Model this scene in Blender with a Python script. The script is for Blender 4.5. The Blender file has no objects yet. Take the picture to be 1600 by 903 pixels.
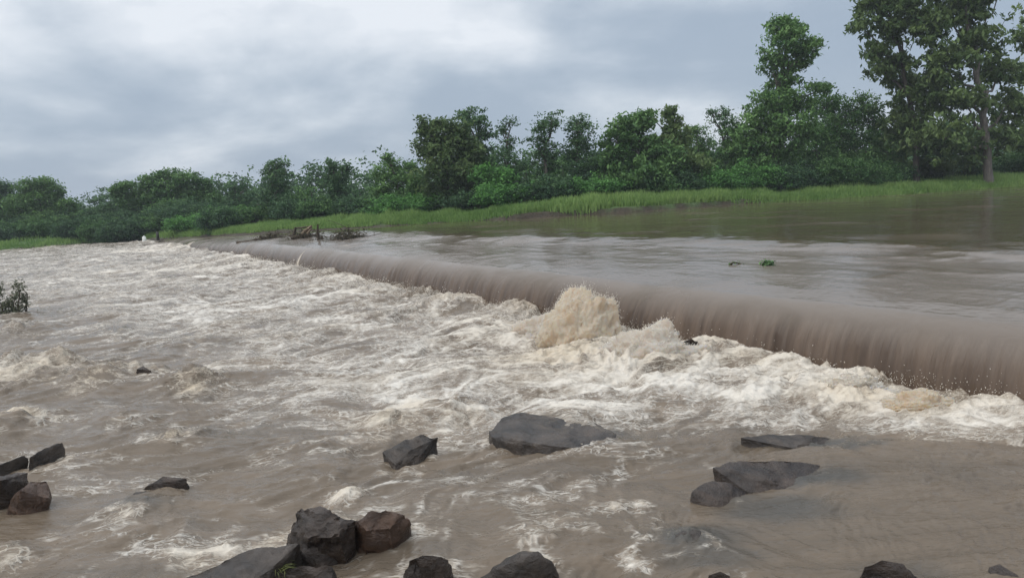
import bpy, bmesh, math, random
import numpy as np
from mathutils import Vector, Matrix, noise as mn

SC = bpy.context.scene
COL = SC.collection
R = math.radians
random.seed(7)
RNG = np.random.default_rng(11)

# ------------------------------------------------------------------ camera
FPX = 1150.0
PITCH, ROLL, CAMH = R(7.85), R(3.05), 3.0
_f = Vector((0, math.cos(PITCH), -math.sin(PITCH)))
_r0 = Vector((1, 0, 0)); _u0 = Vector((0, math.sin(PITCH), math.cos(PITCH)))
_r = _r0 * math.cos(ROLL) - _u0 * math.sin(ROLL)
_u = _u0 * math.cos(ROLL) + _r0 * math.sin(ROLL)
cam = bpy.data.cameras.new('camera'); camo = bpy.data.objects.new('camera', cam); COL.objects.link(camo)
cam.sensor_width = 36; cam.lens = 36 * FPX / 1600; cam.clip_end = 5000; cam.clip_start = 0.05
M = Matrix((( _r.x, _u.x, -_f.x, 0), (_r.y, _u.y, -_f.y, 0), (_r.z, _u.z, -_f.z, CAMH), (0, 0, 0, 1)))
camo.matrix_world = M
SC.camera = camo

def ray(px, py):
    return _f + _r * ((px - 800) / FPX) - _u * ((py - 451.5) / FPX)
def at(px, py, z=0.0):
    d = ray(px, py); k = (z - CAMH) / d.z
    return Vector((d.x * k, d.y * k, z))
def atY(px, py, Y):
    d = ray(px, py); k = Y / d.y
    return Vector((d.x * k, Y, CAMH + d.z * k))

# ------------------------------------------------------------------ world
w = bpy.data.worlds.new('World'); SC.world = w; w.use_nodes = True
nt = w.node_tree; N = nt.nodes; L = nt.links; N.clear()
def mk(nodes, t, **kw):
    n = nodes.new(t)
    for k, v in kw.items(): setattr(n, k, v)
    return n
SUN_EL, SUN_AZ = R(55), R(-125)      # azimuth from +Y, negative = left
sky = mk(N, 'ShaderNodeTexSky', sky_type='NISHITA'); sky.sun_disc = False
sky.sun_elevation = SUN_EL; sky.sun_rotation = SUN_AZ; sky.dust_density = 2
bg1 = mk(N, 'ShaderNodeBackground'); bg1.inputs[1].default_value = 0.1; L.new(sky.outputs[0], bg1.inputs[0])
tc = mk(N, 'ShaderNodeTexCoord'); sep = mk(N, 'ShaderNodeSeparateXYZ'); L.new(tc.outputs['Generated'], sep.inputs[0])
def mathn(nodes, links, op, a, b=None, c=None, clamp=False):
    n = nodes.new('ShaderNodeMath'); n.operation = op; n.use_clamp = clamp
    for i, v in enumerate((a, b, c)):
        if v is None: continue
        if isinstance(v, (int, float)): n.inputs[i].default_value = v
        else: links.new(v, n.inputs[i])
    return n.outputs[0]
m_ = lambda op, a, b=None, c=None, clamp=False: mathn(N, L, op, a, b, c, clamp)
zc = m_('MAXIMUM', sep.outputs[2], 0.0)
den = m_('ADD', zc, 0.30)
cb = mk(N, 'ShaderNodeCombineXYZ')
L.new(m_('DIVIDE', sep.outputs[0], den), cb.inputs[0]); L.new(m_('DIVIDE', sep.outputs[1], den), cb.inputs[1])
cb.inputs[2].default_value = 3.7
n1 = mk(N, 'ShaderNodeTexNoise'); n1.inputs['Scale'].default_value = 0.85; n1.inputs['Detail'].default_value = 7; n1.inputs['Roughness'].default_value = .5; n1.inputs['Distortion'].default_value = .4
L.new(cb.outputs[0], n1.inputs['Vector'])
n2 = mk(N, 'ShaderNodeTexNoise'); n2.inputs['Scale'].default_value = 2.6; n2.inputs['Detail'].default_value = 8; n2.inputs['Roughness'].default_value = .55
L.new(cb.outputs[0], n2.inputs['Vector'])
# broad tone + small structure + brighter to the left
v = m_('ADD', m_('MULTIPLY', n1.outputs[0], 1.9), m_('MULTIPLY', n2.outputs[0], 0.55))
v = m_('SUBTRACT', v, 0.52)
v = m_('ADD', v, m_('MULTIPLY', sep.outputs[0], -0.22))
v = m_('ADD', v, m_('MULTIPLY', zc, 0.25))
ramp = mk(N, 'ShaderNodeValToRGB'); L.new(v, ramp.inputs[0])
ramp.color_ramp.interpolation = 'B_SPLINE'
e = ramp.color_ramp.elements
e[0].position = .58; e[0].color = (.285, .35, .435, 1)
e[1].position = .95; e[1].color = (.68, .715, .76, 1)
q = ramp.color_ramp.elements.new(.77); q.color = (.43, .49, .56, 1)
gain = m_('ADD', 1.0, m_('MULTIPLY', m_('SMOOTH_MIN', m_('MAXIMUM', m_('SUBTRACT', zc, 0.40), 0.0), 0.5, 0.1), 1.25))
bg2 = mk(N, 'ShaderNodeBackground'); L.new(ramp.outputs[0], bg2.inputs[0]); L.new(gain, bg2.inputs[1])
ms = mk(N, 'ShaderNodeMixShader'); ms.inputs[0].default_value = .93
L.new(bg1.outputs[0], ms.inputs[1]); L.new(bg2.outputs[0], ms.inputs[2])
wo = mk(N, 'ShaderNodeOutputWorld'); L.new(ms.outputs[0], wo.inputs[0])

# ------------------------------------------------------------------ sun
sl = bpy.data.lights.new('sun', 'SUN'); sl.energy = 1.1; sl.angle = R(70); sl.color = (1, .96, .9)
so = bpy.data.objects.new('sun', sl); COL.objects.link(so)
sd = Vector((math.sin(SUN_AZ) * math.cos(SUN_EL), math.cos(SUN_AZ) * math.cos(SUN_EL), math.sin(SUN_EL)))
so.rotation_euler = sd.to_track_quat('Z', 'Y').to_euler()
SC.view_settings.view_transform = 'Standard'; SC.view_settings.look = 'None'
SC.view_settings.gamma = 1; SC.view_settings.exposure = 0.36
SC.view_settings.use_curve_mapping = False
SC.cycles.use_denoising = True
SC.cycles.max_bounces = 5; SC.cycles.diffuse_bounces = 3; SC.cycles.glossy_bounces = 3
SC.cycles.transmission_bounces = 2; SC.cycles.transparent_max_bounces = 4; SC.cycles.volume_bounces = 0
SC.cycles.caustics_reflective = False; SC.cycles.caustics_refractive = False

# ------------------------------------------------------------------ noise (numpy)
def _hash(ix, iy, seed):
    h = (ix * 374761393 + iy * 668265263 + seed * 974711) & 0xffffffff
    h = ((h ^ (h >> 13)) * 1274126177) & 0xffffffff
    return ((h ^ (h >> 16)) & 1023)
_ang = np.arange(1024) * (2 * math.pi / 1024)
_GX, _GY = np.cos(_ang).astype(np.float32), np.sin(_ang).astype(np.float32)
def perlin(x, y, seed=0):
    x0 = np.floor(x); y0 = np.floor(y)
    fx = (x - x0).astype(np.float32); fy = (y - y0).astype(np.float32)
    ix = x0.astype(np.int64); iy = y0.astype(np.int64)
    u = fx * fx * fx * (fx * (fx * 6 - 15) + 10); v = fy * fy * fy * (fy * (fy * 6 - 15) + 10)
    def g(dx, dy):
        h = _hash(ix + dx, iy + dy, seed)
        return _GX[h] * (fx - dx) + _GY[h] * (fy - dy)
    a = g(0, 0); b = g(1, 0); c = g(0, 1); d = g(1, 1)
    return (a + (b - a) * u + (c - a) * v + (a - b - c + d) * u * v) * 1.5
def fbm(x, y, octv=4, seed=0, gain=.5, lac=2.03):
    s = 0; a = 1; t = 0
    for i in range(octv):
        s = s + a * perlin(x, y, seed + i * 17); t += a; a *= gain; x = x * lac + 5.3; y = y * lac + 1.7
    return s / t * 1.4
def sst(a, b, x):
    t = np.clip((x - a) / (b - a), 0, 1); return t * t * (3 - 2 * t)

# ------------------------------------------------------------------ object helpers
def tag(o, label=None, cat=None, group=None, kind=None):
    if label: o['label'] = label
    if cat: o['category'] = cat
    if group: o['group'] = group
    if kind: o['kind'] = kind
    return o
def link(name, me, mat=None, parent=None):
    o = bpy.data.objects.new(name, me); COL.objects.link(o)
    if mat is not None: me.materials.append(mat)
    if parent is not None: o.parent = parent
    return o
def empty(name, loc=(0, 0, 0), rz=0):
    o = bpy.data.objects.new(name, None); COL.objects.link(o); o.location = loc; o.rotation_euler.z = rz
    o.empty_display_size = .3
    return o
def fastmesh(name, co, faces, attrs=None, smooth=True):
    """co (n,3), faces (m,k)"""
    me = bpy.data.meshes.new(name)
    co = np.asarray(co, np.float32); faces = np.asarray(faces, np.int32); m, k = faces.shape
    me.vertices.add(len(co)); me.vertices.foreach_set('co', co.ravel())
    me.loops.add(m * k); me.loops.foreach_set('vertex_index', faces.ravel())
    me.polygons.add(m); me.polygons.foreach_set('loop_start', np.arange(0, m * k, k, dtype=np.int32))
    try: me.polygons.foreach_set('loop_total', np.full(m, k, np.int32))
    except Exception: pass
    me.polygons.foreach_set('use_smooth', np.full(m, smooth, bool))
    for nme, arr in (attrs or {}).items():
        a = me.attributes.new(nme, 'FLOAT', 'POINT'); a.data.foreach_set('value', np.asarray(arr, np.float32).ravel())
    me.update(calc_edges=True); me.validate()
    return me
def gridfaces(nr, nc):
    i = np.arange(nr * nc).reshape(nr, nc)
    return np.stack([i[:-1, :-1], i[:-1, 1:], i[1:, 1:], i[1:, :-1]], -1).reshape(-1, 4)

# ------------------------------------------------------------------ materials
def newmat(name):
    m = bpy.data.materials.new(name); m.use_nodes = True; n = m.node_tree.nodes; n.clear()
    out = n.new('ShaderNodeOutputMaterial'); b = n.new('ShaderNodeBsdfPrincipled')
    m.node_tree.links.new(b.outputs[0], out.inputs[0])
    return m, n, m.node_tree.links, b, out
def nnoise(n, l, vec, scale, detail=4, rough=.5, dist=0):
    t = n.new('ShaderNodeTexNoise'); t.inputs['Scale'].default_value = scale; t.inputs['Detail'].default_value = detail
    t.inputs['Roughness'].default_value = rough; t.inputs['Distortion'].default_value = dist
    if vec is not None: l.new(vec, t.inputs['Vector'])
    return t.outputs[0]
def nramp(n, l, fac, stops):
    r = n.new('ShaderNodeValToRGB'); l.new(fac, r.inputs[0]); el = r.color_ramp.elements
    el[0].position, el[0].color = stops[0][0], (*stops[0][1], 1)
    el[1].position, el[1].color = stops[-1][0], (*stops[-1][1], 1)
    for p, c in stops[1:-1]:
        x = el.new(p); x.color = (*c, 1)
    return r.outputs[0]
def nmix(n, l, fac, a, b):
    x = n.new('ShaderNodeMix'); x.data_type = 'RGBA'
    if isinstance(fac, (int, float)): x.inputs[0].default_value = fac
    else: l.new(fac, x.inputs[0])
    for i, v in ((6, a), (7, b)):
        if isinstance(v, tuple): x.inputs[i].default_value = (*v, 1)
        else: l.new(v, x.inputs[i])
    return x.outputs[2]
def nattr(n, name):
    a = n.new('ShaderNodeAttribute'); a.attribute_name = name; return a.outputs['Fac']
def nmapping(n, l, rot, scale, src=None):
    t = n.new('ShaderNodeTexCoord'); mp = n.new('ShaderNodeMapping')
    mp.inputs['Rotation'].default_value = rot; mp.inputs['Scale'].default_value = scale
    l.new(src or t.outputs['Object'], mp.inputs[0]); return mp.outputs[0]
def nbump(n, l, h, strength, dist, normal=None):
    b = n.new('ShaderNodeBump'); b.inputs['Strength'].default_value = strength; b.inputs['Distance'].default_value = dist
    l.new(h, b.inputs['Height'])
    if normal is not None: l.new(normal, b.inputs['Normal'])
    return b.outputs[0]

MUD = (.098, .076, .053); MUD2 = (.186, .143, .102)
FLOWANG = math.atan2(-.45, -.89)
def water_mat(name, foamy=True):
    m, n, l, b, out = newmat(name)
    mm = lambda op, a, c=None, d=None, clamp=False: mathn(n, l, op, a, c, d, clamp)
    vec = nmapping(n, l, (0, 0, -FLOWANG), (.4, 1, 1))
    big = nnoise(n, l, vec, .5, 4, .6, .5)
    fine = nnoise(n, l, vec, 9, 6, .65, .8)
    vfine = nnoise(n, l, vec, 34, 4, .6, .3)
    sk = nnoise(n, l, nmapping(n, l, (0, 0, -FLOWANG), (.16, 1, 1)), 2.4, 6, .62, .9)
    bs = n.new('ShaderNodeMapRange'); bs.inputs[1].default_value = .32; bs.inputs[2].default_value = .68; l.new(mm('ADD', mm('MULTIPLY', big, .45), mm('MULTIPLY', sk, .55)), bs.inputs[0])
    base = nmix(n, l, bs.outputs[0], MUD, MUD2)
    tan = nattr(n, 'tan'); foam = nattr(n, 'foam'); dark = nattr(n, 'shallow')
    base = nmix(n, l, dark, base, (.055, .055, .05))
    fv = mm('ADD', foam, mm('MULTIPLY', mm('SUBTRACT', fine, .5), .85))
    fv = mm('ADD', fv, mm('MULTIPLY', mm('SUBTRACT', vfine, .5), .4))
    mr = n.new('ShaderNodeMapRange'); mr.interpolation_type = 'SMOOTHSTEP'
    mr.inputs[1].default_value = .38; mr.inputs[2].default_value = .92
    l.new(fv, mr.inputs[0]); fm = mr.outputs[0]
    tanc = nmix(n, l, fine, (.40, .30, .20), (.74, .66, .52))
    foamc = nmix(n, l, tan, nmix(n, l, vfine, (.56, .50, .42), (.87, .84, .78)), tanc)
    halo = n.new('ShaderNodeMapRange'); halo.inputs[1].default_value = .15; halo.inputs[2].default_value = .6; halo.inputs[4].default_value = .45
    l.new(fv, halo.inputs[0])
    base = nmix(n, l, halo.outputs[0], base, (.36, .29, .22))
    # thin curling foam threads
    def line(scale, wdt, dist, det=3):
        q_ = nnoise(n, l, vec, scale, det, .55, dist); d_ = mm('ABSOLUTE', mm('SUBTRACT', q_, .5))
        r_ = n.new('ShaderNodeMapRange'); r_.interpolation_type = 'SMOOTHSTEP'; r_.inputs[1].default_value = wdt; r_.inputs[2].default_value = 0.0
        l.new(d_, r_.inputs[0]); return r_.outputs[0]
    cl_ = nnoise(n, l, vec, 1.6, 4, .6, .6)
    msk = n.new('ShaderNodeMapRange'); msk.interpolation_type = 'SMOOTHSTEP'; msk.inputs[1].default_value = .50; msk.inputs[2].default_value = .82
    l.new(mm('ADD', cl_, mm('MULTIPLY', foam, .75)), msk.inputs[0])
    th = mm('MAXIMUM', line(2.0, .030, 1.2), mm('MAXIMUM', line(4.6, .034, .9), mm('MULTIPLY', line(11, .05, .6), .7)))
    th = mm('MULTIPLY', mm('MULTIPLY', th, msk.outputs[0]), mm('ADD', .35, mm('MULTIPLY', vfine, 1.0)), None, True)
    fm = mm('MAXIMUM', fm, mm('MULTIPLY', th, .85))
    l.new(nmix(n, l, fm, base, foamc), b.inputs['Base Color'])
    l.new(mm('ADD', .04, mm('MULTIPLY', fm, .5)), b.inputs['Roughness'])
    b.inputs['IOR'].default_value = 1.33
    rp = nnoise(n, l, vec, 5, 5, .55, .4)
    h = mm('ADD', mm('ADD', mm('MULTIPLY', rp, .5), mm('MULTIPLY', sk, .8)), mm('MULTIPLY', fine, mm('ADD', .12, mm('MULTIPLY', fm, .35))))
    h = mm('ADD', h, mm('MULTIPLY', mm('MULTIPLY', vfine, fm), .35))
    l.new(nbump(n, l, h, .6, .12), b.inputs['Normal'])
    return m
def upper_mat():
    m, n, l, b, out = newmat('muddy_overflow_water')
    mm = lambda op, a, c=None, d=None, clamp=False: mathn(n, l, op, a, c, d, clamp)
    s = nattr(n, 's'); t = nattr(n, 't'); foam = nattr(n, 'foam')
    cbx = n.new('ShaderNodeCombineXYZ'); l.new(mm('MULTIPLY', t, 1.0), cbx.inputs[0]); l.new(mm('MULTIPLY', s, .22), cbx.inputs[1])
    cbf = n.new('ShaderNodeCombineXYZ'); l.new(mm('MULTIPLY', t, 1.0), cbf.inputs[0]); l.new(s, cbf.inputs[1]); 
    streak = nnoise(n, l, cbx.outputs[0], 5.5, 6, .62, .5)
    streak2 = nnoise(n, l, cbx.outputs[0], 22, 4, .6, .4)
    big = nnoise(n, l, cbf.outputs[0], .35, 4, .55, .6)
    face = nattr(n, 'face')
    base = nmix(n, l, big, (.076, .060, .037), (.115, .088, .057))
    st_ = n.new('ShaderNodeMapRange'); st_.inputs[1].default_value = .33; st_.inputs[2].default_value = .68; l.new(mm('ADD', mm('MULTIPLY', streak, .6), mm('MULTIPLY', nnoise(n, l, cbx.outputs[0], 1.3, 4, .6, .6), .4)), st_.inputs[0])
    fc = nmix(n, l, st_.outputs[0], (.055, .037, .026), (.155, .112, .082))
    sheetm = nattr(n, 'sheet')
    base = nmix(n, l, sheetm, base, (.170, .142, .118))
    base = nmix(n, l, face, base, fc)
    fv = mm('ADD', foam, mm('ADD', mm('MULTIPLY', mm('SUBTRACT', streak2, .5), .6), mm('MULTIPLY', mm('SUBTRACT', streak, .5), .5)))
    mr = n.new('ShaderNodeMapRange'); mr.interpolation_type = 'SMOOTHSTEP'
    mr.inputs[1].default_value = .45; mr.inputs[2].default_value = .8; l.new(fv, mr.inputs[0])
    l.new(nmix(n, l, mr.outputs[0], base, (.66, .58, .47)), b.inputs['Base Color'])
    # rippled: fine chop widens the reflection; calm water far from the sill is glossier
    l.new(mm('ADD', mm('ADD', mm('ADD', .05, mm('MULTIPLY', mm('MAXIMUM', mm('SUBTRACT', big, .5), 0), .9)), mm('MULTIPLY', sheetm, .15)), mm('MULTIPLY', mr.outputs[0], .3)), b.inputs['Roughness'])
    b.inputs['IOR'].default_value = 1.33
    rip = nnoise(n, l, cbf.outputs[0], 3.0, 5, .55, .5)
    rip = mm('MULTIPLY', rip, mm('SUBTRACT', 1, mm('MULTIPLY', sheetm, .6)))
    rip2 = nnoise(n, l, cbx.outputs[0], 1.1, 3, .5, .6)
    h = mm('ADD', mm('MULTIPLY', rip, mm('SUBTRACT', .20, mm('MULTIPLY', face, .05))), mm('MULTIPLY', streak, mm('ADD', .05, mm('MULTIPLY', face, .25))))
    h = mm('ADD', h, mm('MULTIPLY', streak2, mm('MULTIPLY', face, .12)))
    h = mm('ADD', h, mm('MULTIPLY', rip2, .22))
    l.new(nbump(n, l, h, .5, .12), b.inputs['Normal'])
    return m

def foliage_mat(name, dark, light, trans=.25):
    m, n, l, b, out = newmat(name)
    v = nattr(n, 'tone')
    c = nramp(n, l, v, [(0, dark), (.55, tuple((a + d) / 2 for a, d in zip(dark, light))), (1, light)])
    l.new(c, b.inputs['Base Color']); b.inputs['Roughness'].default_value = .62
    b.inputs['Specular IOR Level'].default_value = .25
    tr = n.new('ShaderNodeBsdfTranslucent'); l.new(c, tr.inputs[0])
    mx = n.new('ShaderNodeMixShader'); mx.inputs[0].default_value = trans
    l.new(b.outputs[0], mx.inputs[1]); l.new(tr.outputs[0], mx.inputs[2]); l.new(mx.outputs[0], out.inputs[0])
    return m
def bark_mat(name, c1, c2):
    m, n, l, b, out = newmat(name)
    vec = nmapping(n, l, (0, 0, 0), (1, 1, .25))
    t = nnoise(n, l, vec, 9, 6, .65)
    l.new(nramp(n, l, t, [(.3, c1), (.7, c2)]), b.inputs['Base Color']); b.inputs['Roughness'].default_value = .85
    l.new(nbump(n, l, t, .8, .05), b.inputs['Normal'])
    return m
def rock_mat(name, c1, c2, wet=.35):
    m, n, l, b, out = newmat(name)
    vec = nmapping(n, l, (.3, .2, 0), (1, 1, 1.8))
    t = nnoise(n, l, vec, 2.2, 8, .62, .4); f = nnoise(n, l, vec, 22, 6, .7); f2 = nnoise(n, l, vec, 90, 3, .7)
    col = nramp(n, l, t, [(.40, c1), (.62, c2)])
    col = nmix(n, l, mathn(n, l, 'MULTIPLY', f, .55), col, tuple(x * .45 for x in c1))
    vo = n.new('ShaderNodeTexVoronoi'); vo.feature = 'DISTANCE_TO_EDGE'; vo.inputs['Scale'].default_value = 3.2; l.new(vec, vo.inputs[0])
    l.new(col, b.inputs['Base Color'])
    b.inputs['Specular IOR Level'].default_value = .5
    l.new(mathn(n, l, 'ADD', wet * .6, mathn(n, l, 'MULTIPLY', f, .35)), b.inputs['Roughness'])
    h = mathn(n, l, 'ADD', mathn(n, l, 'MULTIPLY', t, .7), mathn(n, l, 'ADD', mathn(n, l, 'MULTIPLY', f, .3), mathn(n, l, 'MULTIPLY', f2, .06)))
    l.new(nbump(n, l, h, .75, .09), b.inputs['Normal'])
    return m
def ground_mat():
    m, n, l, b, out = newmat('bank_ground')
    vec = nmapping(n, l, (0, 0, 0), (1, 1, 1)); t = nnoise(n, l, vec, .6, 8, .6); f = nnoise(n, l, vec, 5, 5, .6)
    g = nramp(n, l, t, [(.3, (.05, .09, .028)), (.7, (.10, .17, .05))])
    mud = nramp(n, l, f, [(.3, (.028, .021, .012)), (.7, (.062, .047, .028))])
    l.new(nmix(n, l, nattr(n, 'mud'), g, mud), b.inputs['Base Color']); b.inputs['Roughness'].default_value = .8
    l.new(nbump(n, l, f, .8, .2), b.inputs['Normal'])
    return m
def simple_mat(name, c, rough=.6, c2=None, scale=12):
    m, n, l, b, out = newmat(name)
    vec = nmapping(n, l, (0, 0, 0), (1, 1, 1)); t = nnoise(n, l, vec, scale, 5, .6)
    l.new(nramp(n, l, t, [(.3, c), (.7, c2 or tuple(x * 1.5 for x in c))]), b.inputs['Base Color']); b.inputs['Roughness'].default_value = rough
    l.new(nbump(n, l, t, .5, .03), b.inputs['Normal'])
    return m
def spray_mat(name, c1, c2):
    m, n, l, b, out = newmat(name)
    vec = nmapping(n, l, (0, 0, 0), (1, 1, .6)); t = nnoise(n, l, vec, 3.0, 6, .65, .5)
    f = nnoise(n, l, vec, 16, 6, .7, .6)
    tt = mathn(n, l, 'ADD', mathn(n, l, 'MULTIPLY', t, .6), mathn(n, l, 'MULTIPLY', f, .4))
    col = nramp(n, l, tt, [(.36, c1), (.62, c2)])
    l.new(col, b.inputs['Base Color']); b.inputs['Roughness'].default_value = .5
    b.inputs['Subsurface Weight'].default_value = .7; b.inputs['Subsurface Radius'].default_value = (1, .8, .55); b.inputs['Subsurface Scale'].default_value = .08
    l.new(nbump(n, l, f, .9, .12), b.inputs['Normal'])
    tr = n.new('ShaderNodeBsdfTranslucent'); l.new(col, tr.inputs[0])
    mx = n.new('ShaderNodeMixShader'); mx.inputs[0].default_value = .42
    l.new(b.outputs[0], mx.inputs[1]); l.new(tr.outputs[0], mx.inputs[2]); l.new(mx.outputs[0], out.inputs[0])
    return m

# ------------------------------------------------------------------ weir frame
P0 = np.array([5.3, 10.2]); D = np.array([-.5592, .829]); NU = np.array([.829, .5592])   # along the weir / upstream
def ts(x, y):
    rx = x - P0[0]; ry = y - P0[1]
    return rx * D[0] + ry * D[1], rx * NU[0] + ry * NU[1]
def xy(t, s): return P0[0] + t * D[0] + s * NU[0], P0[1] + t * D[1] + s * NU[1]
def ztop(t): return 1.06 - .56 * sst(26, 58, t)

# shoreline of the far bank: (px, py, water level)
SH = [(-900, 392, 0), (-300, 396, 0), (0, 391, 0), (60, 387, 0), (130, 381, 0), (215, 374, .12), (262, 372, .38), (310, 368.5, .53), (345, 366.5, .63), (400, 362.5, .82),
      (600, 352, 1.06), (700, 349, 1.06), (800, 346, 1.06), (1000, 334, 1.06), (1130, 324, 1.06), (1400, 308, 1.06), (1600, 294, 1.06), (1900, 279, 1.06)]
_sp = [at(a, b, c) for a, b, c in SH]
SX = np.array([p.x for p in _sp]); SY = np.array([p.y for p in _sp]); SL = np.array([p.z for p in _sp])
_o = np.argsort(SX); SX, SY, SL = SX[_o], SY[_o], SL[_o]
def shore(x): return np.interp(x, SX, SY) + .55 * fbm(np.asarray(x) * .22, np.asarray(x) * 0 + 3.3, 4, 91), np.interp(x, SX, SL)
def CUT(x): return sst(-3, 1, x) * sst(19, 15, x)
def ground_z(x, y):
    sy, lv = shore(x); d = y - sy
    near = 2.7 - y      # our own bank under the photographer
    br = fbm(x * .5, y * .5, 4, 55)
    z = np.where(d < 0, lv + np.maximum(d * .35, -2.2), lv + (.10 + .30 * CUT(x)) * sst(0, .3, d) + .075 * np.clip(d, 0, 14) + .012 * np.clip(d - 14, 0, 400))
    z = z + br * .10 * sst(-.3, 2.5, d)
    z = z - 1.0 * sst(-8, -20, d)
    z = np.where(near > 0, np.maximum(z, -1.4 + np.minimum(near * 1.2, 2.7)), z)
    return z
MG = ground_mat()
def build_ground():
    ys = np.concatenate([np.linspace(-600, -6, 14), np.linspace(-5, 35, 40), np.linspace(36, 80, 260), np.geomspace(80.5, 900, 50)])
    xs = np.concatenate([-np.geomspace(800, 92, 30), np.linspace(-90, 90, 500), np.geomspace(92, 800, 30)])
    X, Y = np.meshgrid(xs, ys); Z = ground_z(X, Y)
    sy, lv = shore(X); d = Y - sy
    mud = 1 - sst(.0, .6, d + .5 * fbm(X * .8, Y * .8, 3, 8))
    mud = np.maximum(mud * 1.0, .35 * (sst(.45, .7, fbm(X * .15, Y * .15, 4, 9) + .25 * (d < 3))))
    me = fastmesh('ground', np.stack([X, Y, Z], -1).reshape(-1, 3), gridfaces(*X.shape), {'mud': mud})
    tag(link('ground', me, MG), kind='structure')
build_ground()

# ------------------------------------------------------------------ water below the weir
def wpt(px, py, z=0): p = at(px, py, z); return p.x, p.y
# (px, py, radius across m, foam weight, tan weight)
FPTS = [(1400, 670, .35, .3, .1), (1330, 745, .25, .22, .1), (1480, 720, .3, .2, .1), (1250, 800, .25, .22, .2), (1400, 830, .3, .2, .1), (1150, 850, .2, .25, .2), (1200, 670, .3, .3, .1), (900, 740, .3, .22, .1), (880, 830, .25, .28, .2), (1068, 790, .10, .5, .3), (1060, 770, .07, .5, .2), (1110, 728, .08, .45, .2), (1150, 700, .12, .4, .2), (760, 690, .10, .35, .3), (600, 735, .12, .35, .4), (650, 735, .10, .3, .3), (690, 670, .15, .4, .4), (590, 690, .18, .5, .6), (440, 860, .1, .3, .5), (960, 800, .10, .6, .4), (1000, 785, .09, .6, .3), (1025, 815, .10, .6, .3), (1005, 850, .10, .5, .3), (985, 880, .10, .6, .3), (940, 850, .12, .3, .2), (1000, 895, .10, .4, .2), (350, 855, .12, .4, .5), (270, 865, .12, .4, .5), (530, 775, .14, .45, .6), (190, 585, .35, .35, 1), (85, 600, .35, .35, 1), (30, 575, .4, .4, .8), (330, 575, .4, .3, .3), (230, 572, .3, .3, .7), (300, 610, .3, .4, 1), (110, 610, .3, .3, .8), (0, 600, .4, .4, .8), (30, 655, .25, .45, .9), (90, 655, .2, .3, .5), (880, 560, 1.6, .35, .9), (1010, 560, 1.2, .4, .9), (780, 520, 1.5, .25, .5), (1230, 595, .9, .35, .4), (1340, 615, .8, .45, .8), (1440, 630, .7, .4, .9), (1560, 640, 1.0, .35, .1),
        (60, 590, .9, .40, .8), (110, 575, .6, .30, .8), (240, 580, .5, .35, .9), (150, 600, .5, .3, .9), (305, 600, .45, .4, .9), (15, 665, .45, .5, 1), (5, 870, .28, .55, .7), (20, 520, .7, .35, .5),
        (270, 690, .3, .25, 1), (180, 660, .35, .25, .3), (600, 660, .6, .38, .7), (640, 640, .5, .3, .6), (545, 770, .22, .45, .6), (480, 800, .3, .28, .6), (430, 840, .25, .3, .7),
        (340, 860, .35, .25, .5), (300, 870, .3, .25, .6), (700, 690, .3, .3, .2), (720, 650, .4, .3, .5), (500, 665, .5, .3, .1), (985, 790, .16, .42, .3), (1020, 800, .16, .42, .4), (1030, 830, .13, .4, .3),
        (990, 875, .13, .4, .2), (940, 800, .2, .2, .2), (850, 780, .3, .22, .1), (1255, 708, .12, .55, .2), (1215, 690, .12, .35, .1), (1090, 740, .14, .35, .2), (1185, 625, .5, .4, .2), (1230, 655, .45, .3, 0),
        (1500, 675, .6, .25, .0), (1000, 660, .7, .2, 0), (560, 610, 1.4, .18, 0), (350, 480, 3, .15, 0), (280, 420, 5, .2, .3), (250, 390, 4, .35, .4), (190, 800, .2, .3, .5), (200, 810, .15, .3, .5),
        (880, 640, .7, .25, 0), (640, 730, .2, .3, .3), (560, 700, .3, .3, .4), (100, 700, .2, .3, .2), (85, 720, .15, .3, .2), (1130, 655, .6, .25, 0), (930, 620, .9, .25, .2), (820, 855, .3, .18, .3), (780, 770, .4, .12, 0),
        (420, 720, .35, .22, .1), (360, 640, .5, .22, 0), (450, 600, .8, .2, 0), (240, 500, 1.2, .15, 0)]
CALM = [(1300, 720, 1.4, .5), (1450, 800, 1.6, .6), (1250, 840, 1.2, .4), (850, 675, .35, .5), (700, 780, .5, .25), (300, 790, .5, .2), (760, 860, .3, .3), (250, 740, .5, .15), (100, 780, .6, .15), (1560, 730, 1.0, .5), (1150, 800, .7, .4), (870, 720, .6, .15), (620, 870, .3, .35)]
# hidden rocks that the thin water slides over: (px, py, radius, height)
HUMPS = [(105, 572, .35, .20), (200, 580, .3, .16), (30, 580, .45, .22), (290, 685, .3, .10), (190, 655, .3, .08), (1150, 745, .10, .03), (960, 795, .18, .05), (540, 770, .18, .08), (330, 860, .2, .06), (905, 672, .25, .05), (1080, 840, .25, .05), (700, 640, .5, .12), (240, 785, .22, .06), (300, 600, .5, .25), (60, 590, .8, .22), (240, 582, .35, .2),
         (15, 668, .5, .22), (160, 592, .45, .2), (20, 520, .7, .2), (600, 660, .3, .14), (890, 565, .9, .20), (1000, 575, .7, .22), (1330, 622, .4, .10), (1440, 635, .35, .08), (1200, 600, .6, .08), (5, 868, .3, .1)]
SHAL = [(930, 680, .5, .25, .5), (1210, 795, .55, .28, .72), (1330, 700, .4, .14, .7), (1290, 745, .5, .2, .75), (1120, 870, .45, .18, .6), (1100, 840, .4, .28, .8), (1250, 695, .65, .16, .8), (1240, 750, .55, .18, .85), (1150, 780, .28, .16, .6), (240, 785, .28, .16, .6), (1420, 895, .4, .2, .4), (600, 880, .6, .25, .35), (1500, 745, .8, .2, .15)]
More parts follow.
